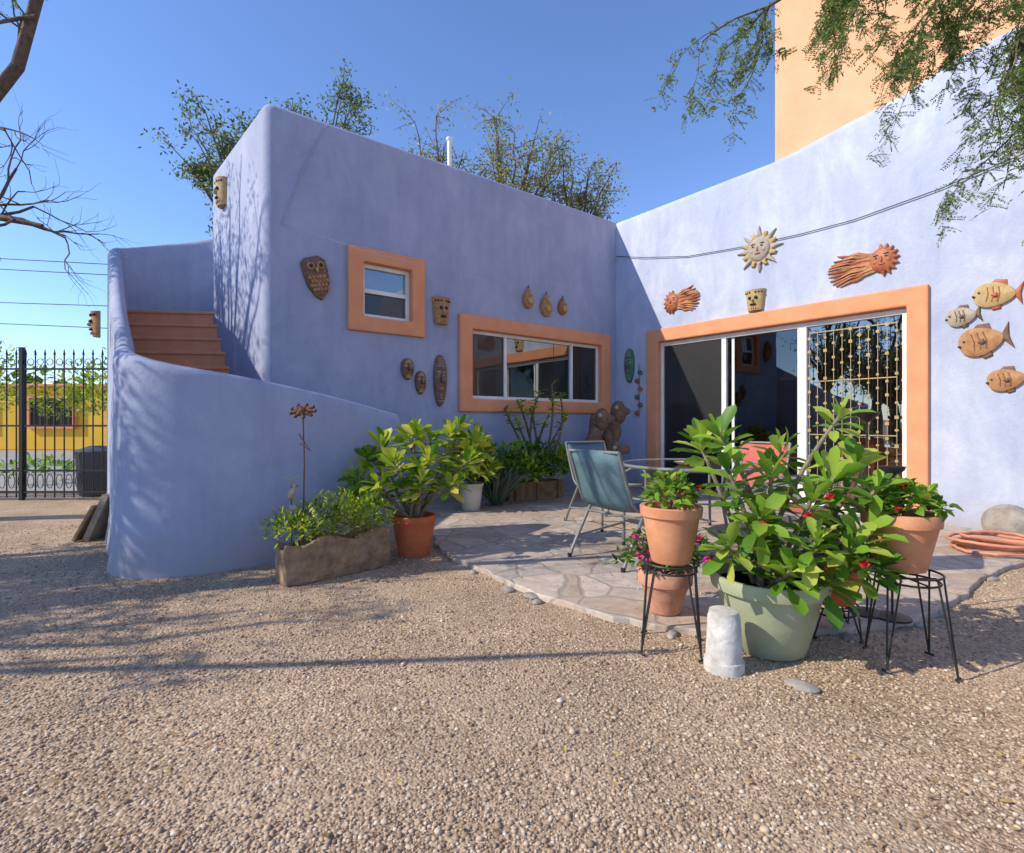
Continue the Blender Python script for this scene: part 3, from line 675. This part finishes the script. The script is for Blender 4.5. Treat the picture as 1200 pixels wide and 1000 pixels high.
def plant(root,base,tips,r,L,W,mat,nr=20,extra=10,stem=STEM,bend=.1,shape=OV):
    b=MB_(); C_=[];D_=[];Ls=[]
    for P in stems(b,base,tips,r,stem,bend):
        ax=(P[-1]-P[-2]).normalized(); ax=(ax+Vector((0,0,.5))).normalized()
        c,d,l=rosette(P[-1],ax,nr,L*random.uniform(.85,1.15)); C_+=c;D_+=d;Ls+=l
        for k in range(extra):
            f=random.uniform(.45,.98)*6; i=min(int(f),5); p=P[i].lerp(P[i+1],f-i); t=random.uniform(0,6.28)
            C_.append(p);D_.append((math.cos(t),math.sin(t),random.uniform(-.1,.7)));Ls.append(L*random.uniform(.6,1.05))
    b.done('stems',root); Ls=np.array(Ls)
    leaves('leaves',C_,D_,Ls,Ls*W*rng.uniform(.85,1.15,len(Ls)),mat,root,droop=.3,shape=shape)
def bush(root,c,rad,n,L,W,mat,inner=.35):
    d=rng.normal(0,1,(n,3)); d/=np.linalg.norm(d,axis=1)[:,None]; d[:,2]=np.abs(d[:,2])*1.0-.15
    rr=(inner+(1-inner)*rng.random(n)**.5)
    lump=1+.25*np.sin(d[:,0]*7+c[0]*3)*np.cos(d[:,1]*6+d[:,2]*5)
    C_=np.array(c)+d*rr[:,None]*np.array(rad)*lump[:,None]
    D_=d+rng.normal(0,.6,(n,3))+[0,0,.3]
    L_=L*rng.uniform(.6,1.2,n)
    leaves('leaves',C_,D_,L_,L_*W,mat,root,droop=.2)
e=empty('potted_euphorbia'); b=MB_(); bc=(1.25,2.58,0)
b.lathe([(.15,0),(.165,.01),(.205,.16),(.235,.29),(.236,.295),(.262,.298),(.268,.33),(.262,.36),(.245,.36),(.235,.31)],SAGE,bc,48); b.lathe([(.001,.31),(.24,.31),(.235,.30)],SOIL,bc,24); b.done('pot',e)
tips=[(1.00,2.45,.88),(1.10,2.35,.68),(1.30,2.25,.60),(1.5,2.3,.55),(1.66,2.4,.80),(1.58,2.55,1.13),(1.38,2.7,.95),(1.22,2.5,.86),(.97,2.75,1.0),(1.72,2.65,.90),(1.35,2.38,.76),(.95,2.35,.55),(1.45,2.35,.40),(1.2,2.28,.46),(1.02,2.6,1.05),(1.52,2.5,.84),(1.6,2.36,.64),(1.12,2.45,.56),(1.62,2.35,.46)]
plant(e,(1.25,2.58,.30),tips,.015,.15,.40,LG,14,9,shape=OB)
flowers('flowers',[(1.33,2.22,.78),(1.1,2.3,.66),(1.48,2.22,.50),(1.26,2.25,.70)],FR,e,.022,12)
def stand(name,c,r,h,feet=.06):
    b=MB_()
    for z,rr in((h,r),(h-.035,r*.93)):
        b.tube([(c[0]+rr*math.cos(t*math.pi/16),c[1]+rr*math.sin(t*math.pi/16),z) for t in range(33)],.005,IRON,6,cap=False)
    for k in range(4):
        t=k*math.pi/2+.5
        for dt in(-.22,.22):
            b.tube([(c[0]+r*math.cos(t+dt),c[1]+r*math.sin(t+dt),h),(c[0]+(r+feet)*math.cos(t),c[1]+(r+feet)*math.sin(t),.012)],.0042,IRON,6)
        b.tube([(c[0]+(r+feet)*math.cos(t+a)*1,c[1]+(r+feet)*math.sin(t+a),.012) for a in(-.1,0,.1)],.006,IRON,6)
    b.tube([(c[0]-r,c[1],h-.03),(c[0]+r,c[1],h-.03)],.004,IRON,6); b.tube([(c[0],c[1]-r,h-.03),(c[0],c[1]+r,h-.03)],.004,IRON,6)
    b.done(name)
stand('plant_stand',(.775,2.58),.13,.42); stand('plant_stand',(1.80,2.40),.125,.42); stand('plant_stand',(1.66,2.75),.12,.16,.03)
def potted(name,c,r0,r1,h,m,bushr,n,L,W,mat,fl=None,fm=FR,rim=.05):
    e=empty(name); b=MB_(); pot(b,c,r0,r1,h,m,rim); b.done('pot',e)
    top=c[2]+h
    bush(e,(c[0],c[1],top+bushr[2]*.25),bushr,n,L,W,mat)
    bb=MB_()
    for i in range(12):
        t=random.uniform(0,6.28); bb.tube([(c[0],c[1],top-.04),(c[0]+bushr[0]*.7*math.cos(t),c[1]+bushr[1]*.7*math.sin(t),top+bushr[2]*random.uniform(.3,.9))],.004,STEM,5)
    bb.done('stems',e)
    if fl: flowers('flowers',[(c[0]+random.uniform(-1,1)*bushr[0]*.9,c[1]-random.uniform(0,1)*bushr[1],top+random.uniform(.1,1.1)*bushr[2]) for _ in range(fl)],fm,e)
potted('potted_kalanchoe',(.775,2.58,.425),.095,.145,.27,TERRA,(.12,.12,.14),260,.05,.6,LG,3,FR)
potted('potted_petunia',(.86,2.98,.04),.09,.15,.24,TERRA2,(.25,.17,.20),560,.05,.5,LD,34,FP,.08)
potted('potted_geranium',(1.80,2.45,.425),.10,.155,.26,TERRA,(.15,.15,.12),360,.05,.75,LG,3,FR,.06)
potted('potted_begonia',(1.68,2.75,.17),.09,.14,.22,REDPOT,(.17,.15,.14),300,.06,.5,LD,6,FP,.04)
b=MB_(); b.lathe([(.001,.265),(.055,.265),(.062,.262),(.066,.24),(.069,.235),(.078,.05),(.084,.047),(.086,.03),(.086,0)][::-1],BUCK,(.945,2.36,0),32); b.done('upturned_bucket')
e=empty('potted_plumeria'); b=MB_(); pot(b,(-.82,4.42,0),.13,.185,.33,REDPOT,.05); b.done('pot',e)
tips=[(-.82+a,4.42+c_,z) for a,c_,z in((-.46,-.1,.66),(-.3,.1,.92),(-.15,-.1,.78),(0,.1,1.0),(.15,-.1,.80),(.3,.1,1.02),(.46,0,.78),(.36,.2,1.06),(-.1,.25,.98),(-.25,-.2,.6),(.1,-.25,.62),(.35,-.15,.60),(-.42,.15,.80),(.05,-.05,.72),(-.52,0,.55),(.12,.1,.95),(.5,.2,.92))]
plant(e,(-.82,4.42,.28),tips,.016,.17,.40,LM,15,9,shape=OB)
e=empty('planter_trough'); a=Vector((-1.49,3.50,0)); c_=Vector((-.92,4.05,0)); d=(c_-a).normalized(); nn=Vector((-d.y,d.x,0)); Lg=(c_-a).length
MT=frameM(a,(d.x,d.y)); dep=.24; h=.28
def trough():
    nx=14; sec=[(0,0),(-.012,.10),(.0,.2),(.012,h),(.045,h+.004),(.05,h-.05),(dep-.05,h-.05),(dep-.045,h+.004),(dep-.01,h),(dep,.15),(dep-.01,0)]
    V=[];F=[]
    for i in range(nx+1):
        x=Lg*i/nx; f=abs(2*i/nx-1)**4; 
        for (y,z) in sec:
            V.append((x+random.uniform(-.006,.006),y+(dep/2-y)*f*.18+random.uniform(-.010,.010),z*(1-.10*math.sin(i*.9))+random.uniform(-.006,.006)))
    m=len(sec)
    for i in range(nx):
        for k in range(m): F.append((i*m+k,i*m+(k+1)%m,(i+1)*m+(k+1)%m,(i+1)*m+k))
    F.append(tuple(range(m))); F.append(tuple(nx*m+k for k in range(m)))
    o=mesh('trough',V,F,STONEW,parent=e,M=MT,bevel=.01); fixn(o)
trough()
for k,(f,rz) in enumerate(((.12,.20),(.36,.26),(.60,.30),(.85,.24))):
    p=a+d*Lg*f+nn*.12; bush(e,(p.x,p.y,.34),(.22,.18,rz),420,.045,.42,LM if k!=1 else LB,.2)
b=MB_(); sx,sy=-1.47,3.72
b.tube([(sx,sy,.25),(sx+.01,sy,.8),(sx,sy,1.15)],.005,RUST,6)
for i in range(9):
    t=2*math.pi*i/9; P=[Vector((sx,sy,1.17)),Vector((sx+.04*math.cos(t),sy+.02*math.sin(t),1.18+.02*math.sin(t))),Vector((sx+.085*math.cos(t),sy+.03*math.sin(t),1.18+.045*math.sin(t)))]
    b.tube(P,[.008,.02,.006],RUST,7)
    b.blob(P[2],(.014,.014,.014),RUST,None,8,6)
b.blob((sx,sy-.01,1.18),(.028,.028,.024),RUST)
b.tube([(sx-.02,sy,.95),(sx+.05,sy,.9),(sx-.03,sy,1.02)],.004,RUST,5)
b.done('metal_flower_stake')
b=MB_(); bx=sx-.08
b.tube([(bx,sy,.25),(bx,sy,.66)],.004,RUST,6); b.blob((bx,sy,.60),(.025,.02,.05),CLAYP,None,12,8,Matrix.Rotation(R(25),3,'Y')); b.blob((bx+.02,sy,.655),(.018,.016,.018),CLAYP)
b.tube([(bx-.06,sy,.71),(bx,sy,.69),(bx+.07,sy,.73)],[.004,.012,.003],CLAYP,6); b.tube([(bx+.03,sy,.655),(bx+.055,sy,.65)],[.006,.001],DARK,5)
b.blob((bx+.02,sy-.02,.5),(.03,.008,.022),CLAYP)
b.done('bird_garden_stake')
potted('potted_croton',(-.50,6.42,.035),.11,.155,.33,WPOT,(.30,.25,.55),560,.15,.35,LM,None,FR,.04)
e=empty('agave'); C_=[];D_=[]
for i in range(140):
    t=i*2.4; el=random.uniform(.95,1.5); C_.append((-.20+.06*math.cos(t),6.75+.06*math.sin(t),.05)); D_.append((math.cos(t)*math.cos(el),math.sin(t)*math.cos(el),math.sin(el)))
leaves('leaves',C_,D_,rng.uniform(.35,.62,140),.016,LA,e,fold=.3,droop=.25)
e=empty('wooden_planter_shrub'); b=MB_()
MTt=frameM((.02,6.98,0),(.86,.5))
b.box((.45,.13,.15),(.9,.03,.26),WOOD); b.box((.45,.42,.15),(.9,.03,.26),WOOD); b.box((.015,.275,.15),(.03,.26,.26),WOOD); b.box((.885,.275,.15),(.03,.26,.26),WOOD); b.box((.45,.275,.22),(.84,.26,.02),SOIL)
for x in(.1,.45,.8): b.tube([(x,.11,.04),(x,.11,.29)],.025,WOOD,8)
b.done('planter',e,.01,MTt)
for (x,y,z,rx,rz) in((.02,7.05,.5,.28,.40),(.35,7.15,.46,.32,.42),(.66,7.3,.45,.28,.38),(.2,6.95,.42,.27,.32)):
    bush(e,(x,y,z),(rx,.25,rz),480,.09,.5,LG if rx<.3 else LD,.2)
tips=[(.35+a_,7.3+c2,z) for a_,c2,z in((-.46,0,1.30),(-.28,.1,1.42),(-.1,0,1.3),(.05,.1,1.55),(.2,0,1.62),(.32,.1,1.52),(-.3,-.1,1.15),(.15,-.1,1.2),(.42,0,1.2))]
b=MB_(); C_=[];D_=[]
for P in stems(b,(.35,7.3,.3),tips,.022,STEMB,.3):
    for i in range(18): t=i*2.4; C_.append(P[-1]-(P[-1]-P[-2])*random.uniform(0,1.8)); D_.append((math.cos(t),math.sin(t),random.uniform(.1,1)))
b.done('bare_stems',e); leaves('tip_leaves',C_,D_,rng.uniform(.07,.14,len(C_)),.042,LM,e)
# ============================================================ FURNITURE
def chair(name,loc,rz,sling):
    e=empty(name,loc,rz); b=MB_()
    for s_ in(-1,1):
        x=s_*.275
        b.tube([(x,-.34,0),(x,-.30,.08),(x,-.10,.40),(x,.0,.54),(x,.12,.59),(x,.25,.59),(x,.30,.56),(x,.31,.50),(x,.30,.0)],.0135,ALU,8)
        b.tube([(x*.93,.27,.42),(x*.93,.0,.40),(x*.93,-.16,.41),(x*.93,-.21,.46),(x*.93,-.28,.62),(x*.93,-.36,.845)],.0125,ALU,8)
        b.tube([(x,-.24,.16),(x,.30,.20)],.009,ALU,6)
        b.box((x,.17,.615),(.05,.26,.02),ALU)
        b.lathe([(.016,0),(.016,.03)],DARK,(x,-.34,0),8); b.lathe([(.016,0),(.016,.03)],DARK,(x,.30,0),8)
    b.tube([(-.256,-.36,.845),(.256,-.36,.845)],.0125,ALU,8); b.tube([(-.256,.27,.42),(.256,.27,.42)],.0125,ALU,8); b.tube([(-.275,.0,.395),(.275,.0,.395)],.011,ALU,8); b.tube([(-.275,-.13,.35),(.275,-.13,.35)],.011,ALU,8)
    b.done('frame',e)
    path=[(.27,.425),(.15,.405),(0,.39),(-.12,.395),(-.18,.42),(-.22,.47),(-.25,.55),(-.285,.65),(-.32,.745),(-.36,.85)]
    V=[];F=[];nx=8
    for i,(y,z) in enumerate(path):
        for k in range(nx+1):
            f=k/nx*2-1; sag=(1-f*f)*.018; V.append((f*.25,y+(-sag if i>4 else 0),z-(sag if i<=4 else 0)))
    for i in range(len(path)-1):
        for k in range(nx): F.append((i*(nx+1)+k,i*(nx+1)+k+1,(i+1)*(nx+1)+k+1,(i+1)*(nx+1)+k))
    o=mesh('sling',V,F,sling,parent=e,smooth=True); m=o.modifiers.new('s','SOLIDIFY'); m.thickness=.004
chair('patio_chair',(.893,4.18,.035),math.atan2(-.797,.604),SLING)
chair('patio_chair',(.98,5.55,.035),math.atan2(-.45,-.85),SLING)
chair('patio_chair',(2.45,5.45,.035),math.atan2(.75,-.65),REDS)
chair('patio_chair',(2.2,3.95,.035),math.atan2(.75,.65),REDS)
e=empty('glass_table',(1.62,4.72,.035)); b=MB_()
b.tube([(.62*math.cos(t*math.pi/24),.62*math.sin(t*math.pi/24),.685) for t in range(49)],.016,ALU,8,cap=False)
for k in range(4):
    t=k*math.pi/2+.6; ct,st=math.cos(t),math.sin(t)
    b.tube([(.56*ct,.56*st,.67),(.50*ct,.50*st,.63),(.42*ct,.42*st,.35),(.52*ct,.52*st,0)],.015,ALU,8)
b.tube([(.44*math.cos(t*math.pi/16),.44*math.sin(t*math.pi/16),.4) for t in range(33)],.009,ALU,6,cap=False)
b.done('frame',e)
b=MB_(); b.lathe([(.001,.686),(.605,.686),(.608,.690),(.605,.694),(.001,.694)],GLASST,(0,0,0),48); b.done('top',e)
b=MB_(); b.lathe([(.03,.695),(.06,.697),(.10,.72),(.105,.722),(.10,.718),(.05,.705)],CLAYY,(-.1,-.1,0),24); b.done('dish',e)
for (x,y,z) in((1.98,2.95,1.16),(2.07,2.88,.86)):
    b=MB_(); b.tube([(x,y,.035),(x,y,z-.05)],.006,IRON,6); b.lathe([(.005,-.06),(.02,-.05),(.055,-.02),(.062,.0),(.055,-.005),(.02,-.03)],IRON,(x,y,z),20); b.lathe([(.09,0),(.09,.01),(.02,.02)],IRON,(x,y,.035),16); b.done('metal_dish_stand')
def rock(name,c,r,nz=.08):
    b=MB_(); b.blob(c,r,ROCK,None,14,9,Matrix.Rotation(random.uniform(0,3),3,'Z'),nz); o=b.done(name); s_=o.modifiers.new('s','SUBSURF'); s_.levels=1; s_.render_levels=2
rock('boulder',(4.72,5.02,.12),(.26,.18,.20),.05); rock('boulder',(4.95,4.6,.08),(.16,.14,.13))
rock('stepping_stone',(1.20,2.19,.008),(.07,.045,.02),.05); rock('stepping_stone',(.12,3.32,.01),(.06,.04,.022))
for i in range(11):
    j=i*5+random.randint(8,12)
    if j<68: p=pl[j]; rock('edge_stone',(p[0]-.03,p[1]-.04,.006),(random.uniform(.03,.06),random.uniform(.025,.04),.02))
b=MB_(); P=[]
for i in range(150):
    t=i*.19; r_=.30+.035*math.sin(i*.07)+.02*random.uniform(-1,1); P.append((4.02+r_*1.1*math.cos(t)+.03*math.sin(i*.05),4.35+r_*.8*math.sin(t),.05+.0007*i+.006*math.sin(i*.6)))
P+= [(4.5,4.3,.06),(4.9,4.1,.05),(5.4,3.9,.04)]
b.tube(P,.013,HOSE,8); b.done('garden_hose')
b=MB_(); LW=noisy('weathered_board',(.26,.18,.12),(.46,.35,.26),scale=12,bump=.5,bscale=30)
b.box((-3.84,5.02,.215),(.06,.30,.46),LW,rot=Matrix.Rotation(R(24),3,'Y')); b.box((-3.93,4.95,.17),(.03,.22,.37),WOOD,rot=Matrix.Rotation(R(30),3,'Y')); b.done('leaning_board',None,.004)
# ============================================================ FENCE + STREET
b=MB_(); fy=7.45
x=-14.0
while x<-5.4:
    b.tube([(x,fy,.04),(x,fy,2.05)],.009,IRON,6,cap=False); b.tube([(x,fy,2.05),(x,fy,2.14)],[.016,.001],IRON,6)
    x+=.135
for z in(.12,.42,1.05,1.85): b.box((-9.7,fy,z),(8.6,.035,.025),IRON)
for x in(-5.46,-6.9,-8.7,-10.5,-12.3): b.box((x,fy,1.08),(.05,.05,2.15),IRON)
x=-14
while x<-5.5:
    b.tube([(x+.067+.045*math.cos(t*math.pi/6),fy,1.95+.045*math.sin(t*math.pi/6)) for t in range(13)],.005,IRON,5,cap=False)
    b.tube([(x+.067+.045*math.cos(t*math.pi/6),fy,.27+.1*math.sin(t*math.pi/6)) for t in range(13)],.005,IRON,5,cap=False); x+=.135
b.done('iron_fence')
e=empty('yellow_house'); b=MB_(); b.box((-21,22.5,1.25),(16,3,2.5),YEL); b.box((-21,22.5,2.56),(16.3,3.3,.12),ORANGE); b.done('walls',e,.03)
b=MB_()
for x in(-18.2,-21.6,-25):
    b.box((x,20.98,1.5),(1.7,.06,1.1),DARK)
    b.box((x,20.93,2.1),(1.9,.12,.1),ORANGE); b.box((x,20.93,.9),(1.9,.12,.1),ORANGE); b.box((x-.9,20.93,1.5),(.1,.12,1.1),ORANGE); b.box((x+.9,20.93,1.5),(.1,.12,1.1),ORANGE)
    for k in range(6): b.box((x-.7+k*.28,20.92,1.5),(.03,.03,1.1),IRON)
b.done('windows',e)
e=empty('street_wall'); b=MB_(); b.box((-42,24,1.1),(24,.3,2.2),noisy('pale_plaster',(.4,.33,.26),(.5,.42,.33),scale=1)); b.done('wall',e,.02)
b=MB_(); b.lathe([(.22,0),(.25,.04),(.28,.62),(.30,.64),(.30,.67),(.27,.69),(.12,.74),(.02,.75)],plain('grey_bin',(.10,.11,.12)),(-6.25,8.0,0),28); b.tube([(-6.55,8,.5),(-6.6,8,.55),(-6.55,8,.6)],.01,DARK); b.done('trash_bin')

# ============================================================ TREES
def grow(b,p,d,L,r,depth,out,spread=.6,grav=0,mat=BARK,nseg=4,kids=3,jit=.22,shr=.68):
    P=[Vector(p)]; d=Vector(d).normalized(); rs=[r]
    for k in range(nseg):
        d=(d+Vector((random.gauss(0,jit),random.gauss(0,jit),random.gauss(0,jit)+grav))).normalized()
        P.append(P[-1]+d*L/nseg); rs.append(r*(1-.45*(k+1)/nseg))
    b.tube(P,rs,mat,max(4,8-2*(4-depth) if depth<4 else 8),cap=False)
    out.append((depth,P))
    if depth<=0: return
    for k in range(kids):
        f=random.uniform(.35,1) if k else 1; i=min(int(f*nseg),nseg); q=P[i]
        dd=(d+Vector((random.gauss(0,spread),random.gauss(0,spread),random.gauss(0,spread*.7)))).normalized()
        grow(b,q,dd,L*random.uniform(shr-.12,shr+.1),rs[i]*.7,depth-1,out,spread,grav,mat,nseg,kids,jit,shr)
def crown_tree(name,base,c,rad,nl,per,lsize,mat,r=.16,cl=.28,fork=None,twl=.5):
    e=empty(name); b=MB_(); base=Vector(base); c=Vector(c); fk=Vector(fork) if fork else base.lerp(c,.55)
    b.tube([base+(fk-base)*k/5+Vector((random.gauss(0,.05),random.gauss(0,.05),0))*(k>0) for k in range(6)],[r*(1-.08*k) for k in range(6)],BARK,10,cap=False)
    C_=[]
    for i in range(nl):
        while True:
            u=Vector((random.uniform(-1,1),random.uniform(-1,1),random.uniform(-1,1)))
            if .35<u.length<1: break
        t=c+Vector((u.x*rad[0],u.y*rad[1],u.z*rad[2]))
        mid=fk.lerp(t,.5)+Vector((0,0,.12*(t-fk).length)); P=[]
        for k in range(8):
            f=k/7; P.append(fk*(1-f)**2+mid*2*f*(1-f)+t*f*f+Vector((random.gauss(0,.03),random.gauss(0,.03),random.gauss(0,.03)))*(k>0))
        b.tube(P,[r*.33*(1-.85*k/7) for k in range(8)],BARK,6,cap=False)
        for j in range(6):
            q=P[random.randint(4,7)]; d_=Vector((random.gauss(0,1),random.gauss(0,1),random.gauss(.1,.6))).normalized(); ln=twl*random.uniform(.5,1.3)
            T_=[q,q+d_*ln*.5+Vector((0,0,.03)),q+d_*ln]
            b.tube(T_,[.012,.008,.003],BARK,4,cap=False)
            for k in range(int(per*random.uniform(.3,1.5))):
                w_=q+d_*ln*random.uniform(.2,1.1); C_.append((w_.x+random.gauss(0,cl*.5),w_.y+random.gauss(0,cl*.5),w_.z+random.gauss(0,cl*.35)))
    b.done('trunk',e); C_=np.array(C_); n=len(C_)
    small_leaves('foliage',C_,rng.normal(0,1,(n,3))+[0,0,-.3],lsize*rng.uniform(.6,1.4,n),lsize*.42,mat,e)
crown_tree('mesquite_tree',(-6.3,13,0),(-6.6,12.6,7.2),(1.7,1.3,1.7),30,62,.11,LT,.2,.25,(-6.2,12.8,4.6))
crown_tree('mesquite_tree',(-5.2,14,0),(-5.0,13.6,8.7),(1.7,1.2,1.0),20,44,.11,LT,.16,.25,(-5.2,13.8,5.6))
crown_tree('mesquite_tree',(-2.4,15.5,0),(-2.2,15.2,8.6),(1.8,1.3,1.1),18,34,.11,LY,.2,.3,(-2.2,15.4,5.6),.65)
crown_tree('mesquite_tree',(-.2,15.6,0),(-.1,15.4,8.7),(1.7,1.3,1.3),20,38,.11,LY,.2,.3,(-.1,15.4,5.6),.65)
crown_tree('mesquite_tree',(1.9,15.8,0),(1.8,15.4,7.9),(1.5,1.2,1.2),18,38,.11,LY,.2,.3,(1.8,15.6,5.3),.6)
e=empty('street_shrubs')
for (x,y,z,rx,rz) in((-11.2,11,1.6,1.4,1.5),(-9.3,12,1.4,1.3,1.3),(-14.5,13,1.6,1.8,1.6),(-8.6,9.6,.2,.5,.3)):
    n=1500 if rx>1 else 200; bush(e,(x,y,z),(rx,.9,rz),n,.13,.4,LM if x<-9 else LG,.2)
n=9000; 
X=rng.uniform(-60,60,n); C_=np.stack([X,rng.uniform(34,46,n),rng.random(n)*(2.6+1.3*np.sin(X*.35)+.8*np.sin(X*.9))],1)
small_leaves('background_trees',C_,rng.normal(0,1,(n,3)),.9,.6,LD)
def pinnate(tw,C_,D_,Ls,per=2):
    for P in tw:
        for i in range(len(P)-1):
            a_=P[i];b_=P[i+1]
            for k in range(per):
                q=a_.lerp(b_,random.random()); side=Vector((random.gauss(0,1),random.gauss(0,1),random.gauss(-.5,.6))).normalized()
                ln=random.uniform(.05,.10); m_=int(ln/.0075)
                perp=side.cross(Vector((random.gauss(0,1),random.gauss(0,1),random.gauss(0,1)))).normalized()
                for j in range(m_):
                    pp=q+side*ln*j/m_+Vector((0,0,-.25*ln*(j/m_)**2))
                    for s_ in(-1,1): C_.append(pp);D_.append(perp*s_+side*.35);Ls.append(random.uniform(.014,.022))
e=empty('overhanging_mesquite'); b=MB_()
b.tube([(4.6,1.2,0),(4.5,1.25,1.2),(4.3,1.3,2.3),(4.0,1.5,3.2),(3.7,1.7,3.9)],[.2,.17,.15,.13,.1],BARK,12)
starts=[((3.9,1.6,3.5),(2.45,2.6,2.95),1.0),((3.8,1.7,3.7),(2.2,2.8,3.35),.9),((3.7,1.7,3.8),(1.36,2.75,3.28),.8),((3.9,1.5,3.3),(2.75,2.75,2.75),.9),((3.7,1.7,3.85),(1.9,2.9,3.6),.6),((3.8,1.6,3.6),(2.75,2.7,3.25),.9)]
tw=[]
for a_,c2,dn in starts:
    a_=Vector(a_);c2=Vector(c2); P=[a_.lerp(c2,k/6)+Vector((0,0,.22*math.sin(k/6*3.14)))+Vector((random.gauss(0,.03),random.gauss(0,.03),0)) for k in range(7)]
    b.tube(P,[.035*(1-k*.13) for k in range(7)],BARK,7)
    for k in range(3,7):
        for j in range(int(4*dn+1)):
            d_=Vector((random.gauss(-.35,.45),random.gauss(0,.4),random.gauss(-.75,.3)))
            o2=[]; grow(b,P[k],d_,random.uniform(.22,.42),.006,2,o2,.45,-.2,BARK,4,2,.18,.7); tw+=[q for _,q in o2]
b.done('branches',e); C_=[];D_=[];Ls=[]; pinnate(tw,C_,D_,Ls,2)
small_leaves('foliage',[tuple(c) for c in C_],[tuple(c) for c in D_],np.array(Ls),.0075,LH,e)
# bare-branched mesquite, trunk left of the frame
e=empty('bare_mesquite'); b=MB_(); out=[]
b.tube([(-5.6,2.4,0),(-5.5,2.5,1.0),(-5.2,2.6,2.0),(-4.9,2.7,2.9)],[.17,.14,.12,.10],BARK,12)
b.tube([(-4.9,2.7,2.6),(-4.2,2.9,2.5),(-3.5,3.0,2.65),(-3.05,3.05,2.9),(-2.85,3.05,3.15),(-2.68,3.0,3.55),(-2.6,2.95,4.2)],[.07,.06,.045,.036,.032,.028,.02],BARK,8)
b.tube([(-5.2,2.6,2.0),(-4.3,2.9,2.05),(-3.5,3.1,2.25),(-3.0,3.1,2.3),(-2.75,3.1,2.25)],[.06,.05,.035,.02,.012],BARK,8)
for a_,d_,L_,r_,dp in(((-2.95,3.1,2.3),(.8,.1,-.1),.32,.012,3),((-3.2,3.1,2.3),(.8,.1,.4),.36,.012,3),((-3.2,3.1,2.28),(.8,0,-.5),.33,.012,3),((-2.9,3.05,3.1),(.3,.1,.8),.4,.013,3),((-3.0,3.05,2.95),(.2,.1,-.8),.35,.012,3),((-3.1,3.1,2.3),(.5,0,.8),.35,.012,3),((-2.7,3,3.4),(-.3,0,-.3),.35,.012,3),
    ((-4.9,2.7,2.9),(-.2,-.2,1),1.2,.06,3),((-5.2,2.6,2.2),(-.5,.2,.6),1.2,.06,3)):
    grow(b,a_,d_,L_,r_,dp,out,.5,.0,BARK,4,3,.2,.72)
b.tube([(-5.4,2.5,1.9),(-6.4,1.9,2.3),(-6.6,1.3,2.5),(-5.6,1.32,2.58),(-4.5,1.36,2.63),(-3.6,1.42,2.66),(-2.75,1.5,2.66)],[.05,.045,.038,.032,.03,.026,.016],BARK,7)
b.done('branches',e)
tw=[P for dd,P in out if dd<=1]
C_=[];D_=[];Ls=[]; pinnate([P for P in tw if P[0].z>3.3],C_,D_,Ls,1)
small_leaves('foliage',[tuple(c) for c in C_],[tuple(c) for c in D_],np.array(Ls),.007,LH,e)
# shade trees left of the frame (they throw the dappled shade)
crown_tree('shade_tree',(-8.2,.8,0),(-6.9,1.7,3.1),(1.8,1.6,1.2),34,46,.08,LT,.22,.20,(-7.8,1.2,1.6),.5)
crown_tree('shade_tree',(-8.4,2.9,0),(-6.9,2.9,3.7),(1.2,1.1,1.2),24,34,.08,LT,.24,.20,(-7.9,3.0,2.0),.5)
crown_tree('shade_tree',(-8.6,5.2,0),(-8.0,5.0,6.3),(1.5,1.4,1.2),22,26,.08,LT,.2,.25,(-8.4,5.1,4.0),.6)
print('done')
